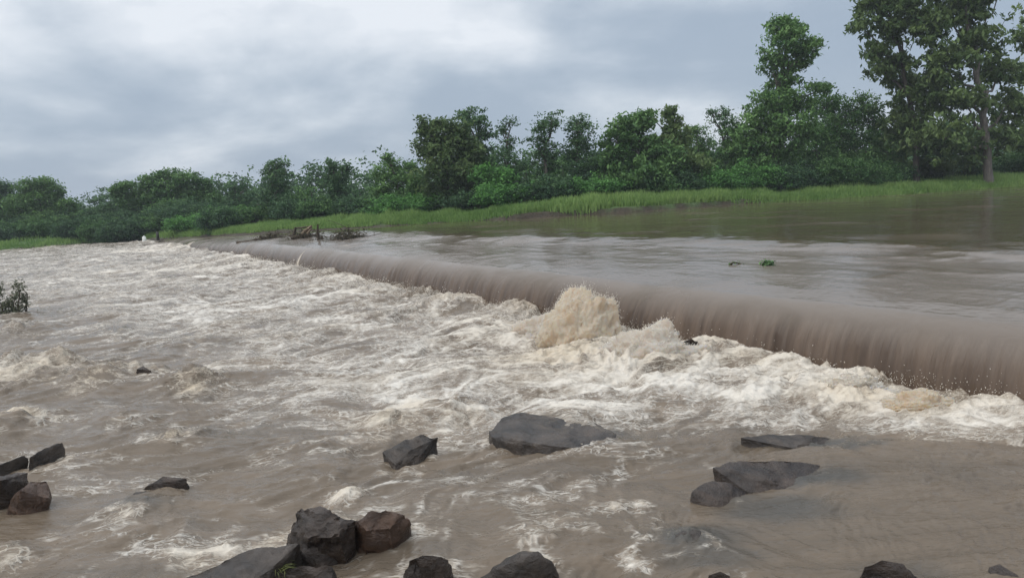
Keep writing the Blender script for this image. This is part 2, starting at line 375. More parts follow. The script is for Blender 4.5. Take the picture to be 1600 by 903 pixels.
RINGS = [(500, 835, .30), (598, 840, .24), (640, 712, .25), (262, 762, .17), (40, 795, .33), (70, 730, .28), (1215, 694, .36), (1190, 760, .40), (1112, 784, .24), (1075, 856, .24), (665, 905, .22), (805, 905, .36), (1390, 905, .24), (420, 880, .35)]
def lower_fields(x, y):
    t, s = ts(x, y); qd = -s
    a = x * math.cos(FLOWANG) + y * math.sin(FLOWANG); b = -x * math.sin(FLOWANG) + y * math.cos(FLOWANG)
    w1 = fbm(x * .33, y * .33, 3, 21); w2 = fbm(x * .33 + 9, y * .33, 3, 22)
    wid = np.interp(t, [-8, -1, 1, 3, 10, 25, 60], [1.6, 2.0, 3.4, 5.8, 7.0, 10, 16])
    near = np.exp(-np.maximum(qd, 0) / 2.4)
    dist = np.hypot(x, y)
    right = sst(-1.0, 3.0, x - .0 * y) * sst(9.5, 8.0, y)          # calm patch in front of us on the right
    amp = (.45 + .55 * near) * (1 - .35 * right)
    # waves
    aw = a + .55 * w1; bw = b + .8 * w2
    p1 = perlin(aw * .55, bw * .75, 1); p2 = perlin(aw * 1.15 + .6 * p1, bw * 1.9, 2)
    p3 = perlin(aw * 2.6 + .5 * p2, bw * 4.6 + .4 * p1, 3); p4 = perlin(aw * 6 + .5 * p3, bw * 10, 4); p5 = perlin(a * 13 + p4, b * 21, 5)
    h = .24 * p1 + .15 * (.5 - np.sqrt(p2 * p2 + .02) * 1.6) + .055 * (.5 - np.sqrt(p3 * p3 + .02) * 1.5) + .022 * p4 + .009 * p5
    z = amp * h
    F = np.zeros_like(x); T = np.zeros_like(x)
    band = 1 - sst(wid * .75, wid * 1.35, qd + w1 * 1.2)
    F = .27 + .41 * band - .05 * sst(18, 45, dist)
    F = F - .15 * right
    F = F - .10 * sst(-3.5, -8, x) * sst(26, 12, y)
    T = .55 * np.exp(-np.maximum(qd, 0) / 1.5) * sst(30, 5, t) + .25 * sst(.25, .6, p1)
    for (px, py, r, wF, wT) in FPTS:
        cx, cy = wpt(px, py); dx = x - cx; dy = y - cy
        g = np.exp(-((dx * dx + dy * dy) / (r * r)))
        F += wF * (1.15 if py > 700 else 1.0 if (py > 640 or px < 330) else .8) * g; T = np.maximum(T, wT * g)
    for (px, py, r, wF) in CALM:
        cx, cy = wpt(px, py); g = np.exp(-(((x - cx) ** 2 + (y - cy) ** 2) / (r * r))); F -= wF * .6 * g; z = z * (1 - .3 * g)
    for (px, py, r, hh) in HUMPS:
        cx, cy = wpt(px, py); dd = np.hypot(x - cx, y - cy) / r
        z += hh * np.exp(-dd ** 2) * (1 + .5 * p3 + .3 * p4)
    for (px, py, r) in RINGS:
        cx, cy = wpt(px, py); dd = np.hypot(x - cx, (y - cy) * 1.25) - r
        up = .5 + .5 * np.clip(((x - cx) * .89 + (y - cy) * .45) / r, -1, 1)
        g = np.exp(-(dd / .085) ** 2); F += g * (.16 + .30 * up) * (.8 + .9 * p3); z += .02 * g * up
        T = np.maximum(T, .5 * g)
    S = np.zeros_like(x)
    for (px, py, rx, ry, ws) in SHAL:
        cx, cy = wpt(px, py); xx = x + .22 * w1 + .10 * p3; yy = y + .10 * p2 + .05 * p3; g = np.exp(-((((xx - cx) / rx) ** 2 + ((yy - cy) / ry) ** 2) ** 1.7)); S = np.maximum(S, ws * g)
    # boil at the foot of the fall
    boil = np.exp(-((qd - .55) / .55) ** 2)
    bn = .5 + .9 * fbm(t * .7, qd * .9, 4, 31)
    z += boil * np.clip(bn, 0, 1.3) * np.interp(t, [-6, 0, 6, 30, 60], [.03, .05, .10, .16, .06])
    lump = 1 - np.abs(fbm(aw * 2.2, bw * 2.6, 4, 33)) * 2.2
    z += .055 * near * lump * (1 + .5 * boil)
    # foam threads: ridged, pulled along the flow
    sx = .55; 
    f1 = perlin(aw * .9 + .5 * p2, bw * 1.9 + .5 * p1, 41)
    f2 = perlin(aw * 2.1 + .9 * f1, bw * 4.4 + .7 * p3, 42)
    f3 = perlin(aw * 4.6 + .9 * f2, bw * 10 + .6 * f1, 43)
    rid = .55 * (1 - 2.6 * np.abs(f1)) + .35 * (1 - 2.6 * np.abs(f2)) + .22 * (1 - 2.4 * np.abs(f3))
    rp_ = perlin(aw * 9 + p3, bw * 24 + p3, 48); z += right * .006 * rp_
    foam = F - .40 + .48 * rid + .28 * fbm(aw * .35, bw * .7, 3, 47) + .9 * np.clip(h, -.1, .25) * amp
    fz = np.clip((foam - .1) * 2.5, 0, 1); z += fz * (.020 * (.4 - np.abs(perlin(a * 7 + p3, b * 9 + p4, 50))) + .012 * (.4 - np.abs(perlin(a * 15 + p4, b * 19, 51))))
    z *= sst(110, 55, dist) * .7 + .3
    return z, foam, np.clip(T + .15 * f1, 0, 1), S
MW = water_mat('white_water')
def build_lower():
    na, nr = 1420, 1250
    th = np.linspace(R(-58), R(62), na)      # bearing from the photographer's spot, clockwise from +Y
    rr = np.geomspace(2.4, 95, nr)
    RR, TH = np.meshgrid(rr, th, indexing='ij')
    X = RR * np.sin(TH); Y = RR * np.cos(TH)
    z, foam, tan, sh = lower_fields(X, Y)
    t, s = ts(X, Y)
    z = np.where(s > .1, z - 0.6 * sst(.1, .5, s), z)
    me = fastmesh('river_water', np.stack([X, Y, z], -1).reshape(-1, 3), gridfaces(*X.shape)[:, ::-1], {'foam': foam, 'tan': tan, 'shallow': sh})
    # drop the part under the upper pool
    o = link('river_water', me, MW)
    bm = bmesh.new(); bm.from_mesh(me)
    kill = (s > 1.2).ravel(); bm.verts.ensure_lookup_table()
    bmesh.ops.delete(bm, geom=[bm.verts[i] for i in np.nonzero(kill)[0]], context='VERTS')
    bm.to_mesh(me); bm.free()
    tag(o, kind='structure')
    # rest of the river surface out of view
    return o
build_lower()

# ------------------------------------------------------------------ pool above the weir and the sheet falling over it
def build_upper():
    t1 = -14.0; tv = [t1]
    while tv[-1] < 66:
        t = tv[-1]; x, y = xy(t, 0); d = math.hypot(x, y); tv.append(t + max(.022, d * .0018))
    tv = np.array(tv)
    # profile parameter
    pu = [];  u = 0.0
    NF = 95
    sv = list(np.linspace(-.06, .0, 2)[:0])
    prof = []                      # (s, zfrac) zfrac 1 = pool level at the sill, 0 = foot
    for i in range(NF + 1):
        k = i / NF                 # 0 foot .. 1 lip
        ang = k * math.pi / 2
        prof.append((.78 * (1 - math.cos(ang)) ** .95, math.sin(ang) ** .70))
    s = prof[-1][0]; ds = .03
    ss = [p[0] for p in prof]; zf = [p[1] for p in prof]
    while s < 62:
        s += ds; ds *= 1.016; ss.append(s); zf.append(1.0)
    ss = np.array(ss); zf = np.array(zf)
    T, S = np.meshgrid(tv, ss, indexing='ij'); ZF = np.broadcast_to(zf, T.shape)
    X, Y = xy(T, S)
    zt = ztop(T) + 0 * S
    # shallow sheet over the sill, then a step up to the pool
    edge = 6.3 + .5 * fbm(T * .15, T * 0, 3, 61) - 2.2 * sst(8, 24, T)
    step = .12 * sst(-.9, .6, S - edge) * (1 - sst(30, 45, T))
    sheet = -.10 - .085 * np.exp(-np.maximum(S - .78, 0) / .75) + .022 * np.clip(S, 0, 5.5) + (.035 * fbm(T * .28, T * 0 + 8, 3, 66) + .012 * perlin(T * 1.6, T * 0 + 4, 67)) * np.exp(-S / 1.6)
    n1 = perlin(T * .35, S * .8, 62); n2 = perlin(T * 1.2 + n1, S * 2.6, 63); n3 = perlin(T * 3.1 + n2, S * 4.8, 64)
    sillw = np.exp(-((S - edge + .4) / 2.6) ** 2)
    n4 = perlin(T * 7 + n3, S * 9, 65); rip = .0035 * n4 * sst(6, 3, S) + (.030 * n1 + .016 * n2 + .005 * n3) * sillw + .010 * n1 + .0045 * n2 + .0012 * n3
    z_flat = zt + sheet + step + rip
    lipz = zt + sheet
    foot = -.35
    facez = foot + (z_flat - foot) * ZF
    face = 1 - sst(.55, .99, ZF)
    # ropes of water on the falling sheet
    st1 = perlin(T * 1.1, S * .6, 71); st2 = perlin(T * 3.4 + st1, S * .9 + ZF, 72); st3 = perlin(T * 9 + st2, ZF * 2.2, 73); st4 = perlin(T * 22, ZF * 3.0 + st3, 74)
    rope = (.07 * st1 + .035 * st2 + .020 * st3 + .011 * st4) * np.clip(1 - ZF, 0, 1) ** .8
    so_ = S - rope - .05 * (1 - ZF)
    X, Y = xy(T, so_)
    Z = np.where(ZF < 1, facez + 0 * rope, z_flat)
    x0, y0 = X, Y
    # foam: churned threads on the drop, more of them toward the far end
    foam = (1 - ZF) * .25 + .22 * sst(.35, .75, st1 + .5 * st2) * (1 - ZF) + .10 * sst(18, 34, T) * (1 - ZF)
    foam = np.where(ZF < 1, foam + .05, -.2 + 0 * T)
    for (px, py, rt, rs, wgt) in ((435, 405, .5, .8, .38), (355, 392, .5, .8, .36), (400, 400, .9, .8, .18), (270, 378, 1, 1, .5), (1120, 480, .3, .8, .12)):
        c = at(px, py, .5); tt, s2 = ts(c.x, c.y); foam = foam + wgt * np.exp(-((T - tt) / rt) ** 2) * (ZF < .97)
    # broken water round the snagged driftwood
    for (px, py, rt, rs) in ((425, 374, 1.2, .5), (490, 378, 1.8, .7), (540, 384, 1.5, .4)):
        c = at(px, py, .95); tt, s2 = ts(c.x, c.y); foam = foam + .75 * np.exp(-((T - tt) / rt) ** 2 - ((S - s2) / rs) ** 2)
    nr, nc = T.shape
    me = fastmesh('overflow_water', np.stack([X, Y, Z], -1).reshape(-1, 3), gridfaces(nr, nc), {'foam': foam, 'sheet': sst(.9, -.8, S - edge + .8 * n1 + .5 * n2) * (1 - .35 * sst(.1, .6, n1 + .6 * n2)), 's': S + 0 * T, 't': T, 'face': face + 0 * T})
    tag(link('overflow_water', me, upper_mat()), kind='structure')
build_upper()

# ------------------------------------------------------------------ spray
def ico_tmpl():
    bm = bmesh.new(); bmesh.ops.create_icosphere(bm, subdivisions=1, radius=1)
    v = np.array([x.co[:] for x in bm.verts], np.float32); f = np.array([[q.index for q in x.verts] for x in bm.faces], np.int32); bm.free(); return v, f
ICO_V, ICO_F = ico_tmpl()
OCT_V = np.array([(1, 0, 0), (-1, 0, 0), (0, 1, 0), (0, -1, 0), (0, 0, 1), (0, 0, -1)], np.float32)
OCT_F = np.array([(0, 2, 4), (2, 1, 4), (1, 3, 4), (3, 0, 4), (2, 0, 5), (1, 2, 5), (3, 1, 5), (0, 3, 5)], np.int32)
def blobs(cen, rad, tmpl=(OCT_V, OCT_F), stretch=None):
    V, Fc = tmpl; n = len(cen); k = len(V)
    q = RNG.normal(size=(n, 3, 3)); q, _ = np.linalg.qr(q); q *= np.sign(np.linalg.det(q))[:, None, None]
    sc = RNG.uniform(.6, 1.4, (n, 1, 3)) * rad[:, None, None]
    co = (V[None] * sc) @ q
    if stretch is not None:     # elongate along a velocity
        co = co + (co @ stretch[:, :, None]) * stretch[:, None, :] * 1.6
    co = co + cen[:, None, :]
    fs = Fc[None] + (np.arange(n) * k)[:, None, None]
    return co.reshape(-1, 3), fs.reshape(-1, 3)
M_DROP = simple_mat('spray_drops', (.76, .68, .56), .4, (.90, .86, .78), 4)
for _n in [x for x in M_DROP.node_tree.nodes if x.type == 'BUMP']: M_DROP.node_tree.nodes.remove(_n)
M_TAN = spray_mat('tan_spray', (.80, .62, .43), (.95, .87, .74))
M_WHT = spray_mat('cream_spray', (.78, .65, .52), (.94, .89, .82))
def splash(name, base, size, lean, mat, ndrop, seed, label, rough=.22, topr=(.012, .03), jets=0):
    """base (x,y,z) foot, size (half width along the view-right, half depth, height)"""
    rg = np.random.default_rng(seed)
    root = empty(name, base)
    bm = bmesh.new(); bmesh.ops.create_icosphere(bm, subdivisions=6, radius=1)
    for v in bm.verts:
        c = v.co.copy(); off = Vector((seed * 3.1, seed, 0))
        d = mn.fractal(c * 1.3 + off, .7, 2.1, 3) * .9
        d2 = 1 - abs(mn.noise(c * 4.2 + off)) * 2.0; d3 = 1 - abs(mn.noise(c * 9.5 + off)) * 2
        d4 = mn.noise(c * 22 + off)
        sp = max(0.0, mn.noise(c * 17 + off) + .15 + .4 * mn.noise(c * 5 + off)) ** 2 * max(0.0, c.z + .2)
        k = 1 + rough * d + .08 * d2 + .06 * d3 + .04 * d4 + .14 * sp
        p = c * k
        zz = max(p.z, -.3)
        fl_ = 1 + .35 * max(0, .25 - c.z)
        p.x *= fl_; v.co = Vector((p.x * size[0] + lean[0] * max(zz, 0) ** 1.3, p.y * size[1] + lean[1] * max(zz, 0), zz * size[2]))
    me = bpy.data.meshes.new('plume'); bm.to_mesh(me)
    vv = np.array([v.co[:] for v in bm.verts]); nn = np.array([v.normal[:] for v in bm.verts]); bm.free()
    for p in me.polygons: p.use_smooth = True
    link('plume', me, mat, root)
    # droplets leaving the surface, mostly at the top and rim
    wgt = np.clip(vv[:, 2] / size[2] + .15, 0, 1) ** 1.5; wgt /= wgt.sum()
    idx = rg.choice(len(vv), ndrop, p=wgt)
    up = np.array([0, 0, 1.0])
    dirv = nn[idx] + up * .7 + rg.normal(size=(ndrop, 3)) * .45
    dirv /= np.linalg.norm(dirv, axis=1)[:, None]
    far = rg.exponential(.026, ndrop)
    # clumped: group droplets in strands
    ph = np.array([mn.noise(Vector(vv[i] * 7)) for i in idx]); far = far * (1 + 3.0 * np.clip(ph, 0, 1))
    cen = vv[idx] + dirv * far[:, None] * (size[2] / .8)
    rad = rg.uniform(topr[0], topr[1], ndrop) * np.clip(1.2 - far * 2.0, .3, 1)
    co, fc = blobs(cen, rad, stretch=dirv)
    link('droplets', fastmesh('droplets', co, fc), M_DROP, root)
    tag(root, label, 'splash', kind='stuff')
    return root
b1 = at(915, 535, .0); b1b = at(850, 550, 0)
big = splash('splash', (b1.x - .15, b1.y + .3, .0), (.66, .5, .80), (.22, .1), M_TAN, 9000, 3, 'tall tan plume of spray bursting up against the brown overflow', rough=.3, topr=(.002, .0055))
b2 = at(1010, 570, 0)
splash('splash', (b2.x, b2.y + .2, .0), (.85, .45, .46), (.1, .1), M_WHT, 7000, 5, 'ragged cream splash thrown up just right of the tall tan plume', rough=.5, topr=(.002, .006))
b3 = at(840, 525, 0)
splash('splash', (b3.x, b3.y + .1, -.05), (.5, .4, .38), (.2, 0), M_WHT, 1500, 8, 'low foaming shoulder of water just left of the tall tan plume', rough=.45, topr=(.002, .006))
b4 = at(1330, 612, 0)
splash('splash', (b4.x, b4.y + .1, -.05), (.42, .2, .20), (.05, 0), M_WHT, 6000, 12, 'small white spiky splash at the foot of the fall on the right', rough=.6, topr=(.002, .005))
b5 = at(1440, 632, 0)
splash('splash', (b5.x, b5.y + .08, -.05), (.42, .22, .17), (0, 0), M_TAN, 150, 15, 'rounded tan roller at the foot of the fall near the right edge', rough=.3, topr=(.002, .004))
# droplets all along the boiling foot of the weir
def foot_spray():
    n = 14000; t = RNG.uniform(-4, 34, n); keep = (fbm(t * .9, t * 0 + 2, 3, 77) + .15 > RNG.uniform(-.3, .5, n)); t = t[keep]; n = len(t)
    s = -np.abs(RNG.normal(.35, .35, n)); x, y = xy(t, s)
    cl = fbm(t * 3, s * 3, 3, 78)
    z = .02 + np.abs(RNG.normal(0, .07, n)) * (1 + 2.2 * np.clip(cl, 0, 1)) + RNG.exponential(.03, n)
    rad = RNG.uniform(.0015, .006, n) * np.clip(np.hypot(x, y) / 16, .8, 2.0)
    dv = np.stack([RNG.normal(0, .3, n), RNG.normal(0, .3, n), np.ones(n)], -1); dv /= np.linalg.norm(dv, axis=1)[:, None]
    co, fc = blobs(np.stack([x, y, z], -1), rad, stretch=dv)
    tag(link('spray', fastmesh('spray', co, fc), M_DROP), 'fine white spray dancing along the foot of the overflow', 'spray', kind='stuff')
foot_spray()

# ------------------------------------------------------------------ rocks
M_RK = rock_mat('dark_basalt', (.026, .018, .014), (.100, .070, .052), .16)
M_RB = rock_mat('reddish_brown_rock', (.058, .032, .020), (.145, .082, .050), .3)
M_RG = rock_mat('wet_grey_slab', (.030, .023, .018), (.105, .080, .062), .08)
def rock(pts, label, mat=M_RK, amp=.035, depth=.5, name='rock', smooth=0, group=None, slump=.0):
    P = [at(a, b, c) for a, b, c in pts]
    c = sum(P, Vector()) / len(P); c.z = 0
    bm = bmesh.new()
    for p in P:
        q = p - c; bm.verts.new(q)
        if p.z < .12: bm.verts.new((q.x * .97, q.y * .97, -depth))
        # far side of the rock, hidden from the front
    r = bmesh.ops.convex_hull(bm, input=bm.verts[:])
    bmesh.ops.delete(bm, geom=[g for g in r['geom_interior'] if isinstance(g, bmesh.types.BMVert)], context='VERTS')
    bmesh.ops.triangulate(bm, faces=bm.faces[:])
    for k in range(4):
        es = [e for e in bm.edges if e.calc_length() > .045]
        if not es: break
        bmesh.ops.subdivide_edges(bm, edges=es, cuts=1, use_grid_fill=True)
        bmesh.ops.triangulate(bm, faces=bm.faces[:])
        if k == 1:
            for _ in range(smooth): bmesh.ops.smooth_vert(bm, verts=bm.verts[:], factor=.5, use_axis_x=True, use_axis_y=True, use_axis_z=True)
    bm.normal_update(); off = Vector((random.random() * 50, 0, 0))
    mv = []
    for v in bm.verts:
        p = v.co + off
        d = mn.fractal(p * 2.6, .8, 2.1, 5) * amp * 1.4 + mn.fractal(p * 14, .9, 2.1, 3) * amp * .4 - amp * .5 * max(0, 1 - abs(mn.noise(Vector((p.x * 3.1, p.y * 3.1, p.z * 6)) )) * 14)
        cell = mn.noise(Vector((p.x * 5, p.y * 5, p.z * 11))) ; d += (-.6 * amp if cell > .18 else 0)
        mv.append(v.co + v.normal * d)
    for v, p in zip(bm.verts, mv): v.co = p
    bmesh.ops.recalc_face_normals(bm, faces=bm.faces[:])
    me = bpy.data.meshes.new(name); bm.to_mesh(me); bm.free()
    for p in me.polygons: p.use_smooth = True
    try: me.set_sharp_from_angle(angle=R(38))
    except Exception: pass
    o = link(name, me, mat); o.location = c
    tag(o, label, 'rock', group)
    return o
GR = 'dark rocks in the foreground water'
rock([(462, 795, .40), (500, 792, .43), (532, 800, .42), (556, 812, .33), (452, 830, .22), (530, 838, .26), (446, 850, -.02), (480, 862, -.02), (552, 858, -.02), (556, 838, -.02), (470, 806, .38), (480, 842, .25)],
     'angular dark boulder touching the left side of the reddish boulder', group=GR)
rock([(575, 797, .38), (600, 793, .40), (622, 800, .36), (556, 812, .28), (638, 812, .26), (643, 832, .02), (641, 846, -.02), (552, 842, .02), (560, 860, -.02), (620, 858, -.02), (570, 830, .25), (610, 828, .25), (560, 820, .28)],
     'rounded reddish brown boulder at the bottom left of centre', M_RB, .03, group=GR)
rock([(662, 677, .20), (684, 683, .15), (681, 702, -.02), (650, 718, -.02), (618, 727, -.02), (599, 720, -.02), (597, 706, .08), (625, 692, .16), (675, 690, .12), (640, 704, .09)],
     'slanted grey rock with foam breaking on its upper left side', M_RG, .02, group=GR)
rock([(758, 668, .17), (778, 652, .20), (800, 643, .19), (850, 645, .16), (930, 657, .10), (990, 686, .0), (905, 698, .07), (850, 694, .12), (790, 688, .12), (763, 678, .15), (900, 697, -.05), (770, 692, -.05)],
     'broad flat grey slab with water sliding over its right end', M_RG, .015, group=GR, smooth=1)
rock([(236, 756, .10), (255, 743, .16), (290, 748, .12), (294, 756, .04), (270, 765, -.02), (232, 768, -.02), (222, 766, .0)],
     'small dark wedge of rock alone in the brown water at lower left', M_RK, .014, group=GR)
rock([(186, 784, .04), (212, 768, .06), (228, 766, .05), (215, 790, .0), (196, 803, -.02), (183, 798, -.03), (240, 775, -.03)],
     'low grey rock awash below the small dark wedge', M_RG, .012, group=GR)
rock([(-30, 745, .42), (20, 738, .34), (44, 738, .30), (48, 752, .22), (40, 772, .05), (10, 785, -.02), (-40, 800, -.02), (46, 765, -.02), (0, 750, .36)],
     'dark block cut by the left edge of the picture', M_RK, .02, group=GR)
rock([(30, 765, .30), (50, 750, .30), (76, 748, .26), (79, 765, .18), (72, 795, -.02), (50, 804, -.02), (8, 806, -.02), (12, 790, .08), (20, 777, .20), (75, 778, .14)],
     'dark boulder with a pale sloping top beside the left edge block', M_RB, .02, group=GR)
rock([(46, 714, .20), (70, 700, .22), (97, 691, .20), (101, 700, .10), (88, 716, .04), (60, 738, -.02), (46, 744, -.02), (44, 730, .08)],
     'narrow grey slab leaning up behind the left edge boulders', M_RG, .014, group=GR)
rock([(-30, 735, .14), (10, 722, .17), (38, 712, .18), (43, 716, .14), (38, 730, .02), (-30, 748, -.02)],
     'thin sharp rock tip showing left of the leaning grey slab', M_RG, .012, group=GR)
rock([(468, 848, .26), (440, 850, .28), (400, 856, .26), (350, 876, .18), (270, 910, .06), (300, 925, -.02), (380, 920, .12), (420, 890, .18), (460, 864, .2), (400, 935, -.05), (475, 870, -.02)],
     'long sloping slab at the bottom edge with a yellow weed on it', M_RG, .018, group=GR)
rock([(475, 852, .14), (492, 848, .16), (512, 862, .08), (528, 876, -.02), (505, 884, -.02), (478, 880, -.02), (472, 866, .08)],
     'small dark rock wedged under the angular boulder', M_RK, .012, group=GR)
rock([(430, 892, .14), (470, 884, .18), (520, 882, .15), (526, 900, .04), (520, 925, -.02), (420, 925, -.02)],
     'dark rock cut by the bottom edge left of centre', M_RK, .016, group=GR)
rock([(640, 876, .28), (660, 868, .33), (690, 870, .30), (702, 884, .18), (706, 905, -.02), (690, 930, -.02), (622, 925, -.02), (628, 898, .12)],
     'dark hooked rock poking up at the bottom edge near the centre', M_RK, .02, group=GR)
rock([(772, 872, .20), (812, 856, .30), (840, 856, .32), (868, 874, .22), (876, 895, .04), (872, 920, -.02), (722, 925, -.03), (735, 898, .08), (800, 885, .26)],
     'large smooth rounded rock at the bottom edge in the centre', M_RG, .016, smooth=4, group=GR)
rock([(1352, 886, .20), (1378, 873, .26), (1410, 884, .20), (1438, 910, .05), (1440, 935, -.02), (1335, 930, -.02), (1342, 905, .08)],
     'dark pointed rock at the bottom edge on the right', M_RK, .016, group=GR)
rock([(1108, 899, .06), (1125, 894, .08), (1140, 900, .05), (1142, 912, -.02), (1105, 912, -.02)],
     'tiny dark stone tip at the bottom edge right of centre', M_RK, .006, group=GR)
rock([(1545, 886, .05), (1562, 880, .07), (1590, 898, .03), (1600, 915, -.02), (1550, 910, -.02)],
     'low dark stone at the bottom right corner', M_RK, .008, group=GR)
rock([(1158, 684, .10), (1200, 678, .13), (1270, 680, .09), (1335, 690, -.06), (1310, 702, -.10), (1240, 700, .05), (1180, 693, .02), (1165, 692, -.02)],
     'thin dark ledge under sliding water right of centre', M_RG, .012, group=GR)
rock([(1114, 730, .15), (1150, 720, .17), (1230, 719, .12), (1300, 728, .0), (1345, 748, -.12), (1250, 775, -.06), (1170, 770, .0), (1120, 748, .02), (1190, 745, .11)],
     'long dark wet slab right of centre with water spilling past', M_RK, .016, group=GR)
rock([(1072, 764, .11), (1096, 744, .17), (1132, 747, .15), (1178, 766, .0), (1185, 785, -.10), (1125, 798, -.02), (1074, 784, -.02)],
     'rounded dark rock with a lip of water curling over it', M_RK, .014, smooth=3, group=GR)
rock([(1026, 848, .06), (1060, 820, .10), (1110, 818, .09), (1140, 845, .02), (1090, 870, -.02), (1028, 866, -.03)],
     'greenish grey rock just under the surface beside a foam patch', M_RG, .012, smooth=3, group=GR)
rock([(1068, 533, .30), (1080, 529, .33), (1090, 534, .26), (1092, 544, .08), (1066, 546, .08), (1090, 552, -.02), (1068, 552, -.02)],
     'small mossy stone at the foot of the fall right of the splash', M_RK, .02)
rock([(214, 577, .16), (224, 572, .2), (236, 578, .14), (240, 590, -.02), (212, 590, -.02)],
     'dark stone tip in the breaking waves on the left', M_RK, .02)

# ------------------------------------------------------------------ tubes, leaves, trees
def tube(pts, radii, sides=7):
    pts = np.asarray(pts, float); n = len(pts); co = []; 
    tan = np.gradient(pts, axis=0); tan /= np.linalg.norm(tan, axis=1)[:, None] + 1e-9
    ref = np.array([.31, .95, .05])
    for i in range(n):
        a = np.cross(tan[i], ref); a /= np.linalg.norm(a) + 1e-9; b = np.cross(tan[i], a)
        for k in range(sides):
            g = 2 * math.pi * k / sides; co.append(pts[i] + radii[i] * (math.cos(g) * a + math.sin(g) * b))
    f = []
    for i in range(n - 1):
        for k in range(sides):
            k2 = (k + 1) % sides; f.append((i * sides + k, i * sides + k2, (i + 1) * sides + k2, (i + 1) * sides + k))
    return np.array(co), np.array(f, int)
def join(parts):
    cs, fs, o = [], [], 0
    for c, f in parts: cs.append(c); fs.append(f + o); o += len(c)
    return np.concatenate(cs), np.concatenate(fs)
def limb(p0, p1, r0, r1, rg, n=7, wob=.08, sag=0.0):
    p0 = np.array(p0, float); p1 = np.array(p1, float); L_ = np.linalg.norm(p1 - p0)
    k = np.linspace(0, 1, n)[:, None]; p = p0 + (p1 - p0) * k
    w_ = np.cumsum(rg.normal(0, 1, (n, 3)), 0); w_ -= w_[0] + (w_[-1] - w_[0]) * k
    p = p + w_ * wob * L_ / n; p[:, 2] += sag * L_ * 4 * (k * (1 - k))[:, 0]
    return tube(p, r0 + (r1 - r0) * k[:, 0])
def leaves(cen, size, rg, droop=.3, tone=None, aspect=.55):
    n = len(cen)
    nrm = rg.normal(size=(n, 3)) * .75; nrm[:, 2] = np.abs(nrm[:, 2]) + .35; nrm /= np.linalg.norm(nrm, axis=1)[:, None]
    a = rg.normal(size=(n, 3)); a -= nrm * (a * nrm).sum(1)[:, None]; a /= np.linalg.norm(a, axis=1)[:, None]
    a[:, 2] -= droop; b = np.cross(nrm, a); b /= np.linalg.norm(b, axis=1)[:, None]
    s = size * rg.uniform(.65, 1.3, n)[:, None]
    v0 = cen - a * s * .5; v2 = cen + a * s * .5; mid = cen + nrm * s * .08
    v1 = mid + b * s * aspect * .5; v3 = mid - b * s * aspect * .5
    co = np.stack([v0, v1, v2, v3], 1).reshape(-1, 3); f = np.arange(n * 4).reshape(n, 4)
    tn = tone if tone is not None else rg.uniform(0, 1, n)
    return co, f, np.repeat(tn, 4)
def crown(lobes, rg, leaf=.22, dens=1.0, clump=.42, droop=.3, tone0=.35, ragged=.25):
    dens = dens * 1.35; clump = clump * .95
    cs, fs, ts_, o = [], [], [], 0; tips = []
    for (c, r) in lobes:
        c = np.array(c); r = np.array(r)
        area = r[0] * r[2]
        nc = max(8, int(dens * 16 * area / (clump ** 2) * .40))
        d = rg.normal(size=(nc, 3)); d /= np.linalg.norm(d, axis=1)[:, None]
        rad = rg.uniform(.25, 1, nc) ** .45 * (1 + ragged * rg.normal(size=nc) * .6)
        bump = np.array([mn.noise(Vector(x * 1.9 + c * .3)) for x in d]) * ragged * 1.6
        cc = c + d * (rad + bump)[:, None] * r
        tips += list(cc[::max(1, nc // 5)])
        per = rg.integers(14, 34, nc); ctone = rg.normal(0, .16, nc)
        idx = np.repeat(np.arange(nc), per); n = len(idx)
        off = rg.normal(size=(n, 3)) * clump * rg.uniform(.35, .75, nc)[idx][:, None] * np.array([1, 1, .62])
        p = cc[idx] + off
        tone = np.clip(tone0 + .14 * (p[:, 2] - c[2]) / (r[2] + .1) + ctone[idx] + rg.normal(0, .14, n), 0, 1)  # paler toward each lobe's top: warm highlights painted into young-leaf colour
        co, f, tn = leaves(p, leaf, rg, droop, tone)
        cs.append(co); fs.append(f + o); ts_.append(tn); o += len(co)
    return np.concatenate(cs), np.concatenate(fs), np.concatenate(ts_), tips

F_MID = foliage_mat('mid_green_leaves', (.048, .12, .036), (.23, .385, .12))
F_TEAK = foliage_mat('teak_leaves', (.055, .105, .036), (.25, .34, .12), .35)
F_DARK = foliage_mat('dark_green_leaves', (.038, .092, .042), (.17, .29, .11))
F_BRT = foliage_mat('fresh_green_leaves', (.045, .13, .036), (.17, .38, .09))
F_YEL = foliage_mat('yellow_green_leaves', (.05, .085, .02), (.16, .21, .06))
F_GREY = foliage_mat('grey_green_leaves', (.08, .09, .055), (.18, .19, .12))
BARK = bark_mat('grey_brown_bark', (.05, .043, .036), (.15, .13, .11))
BARKP = bark_mat('pale_grey_bark', (.06, .052, .045), (.20, .175, .15))
LEAFMATS = dict(mid=F_MID, teak=F_TEAK, dark=F_DARK, fresh=F_BRT, yel=F_YEL)
def gz(x, y): return float(ground_z(np.array([x], float), np.array([y], float))[0])
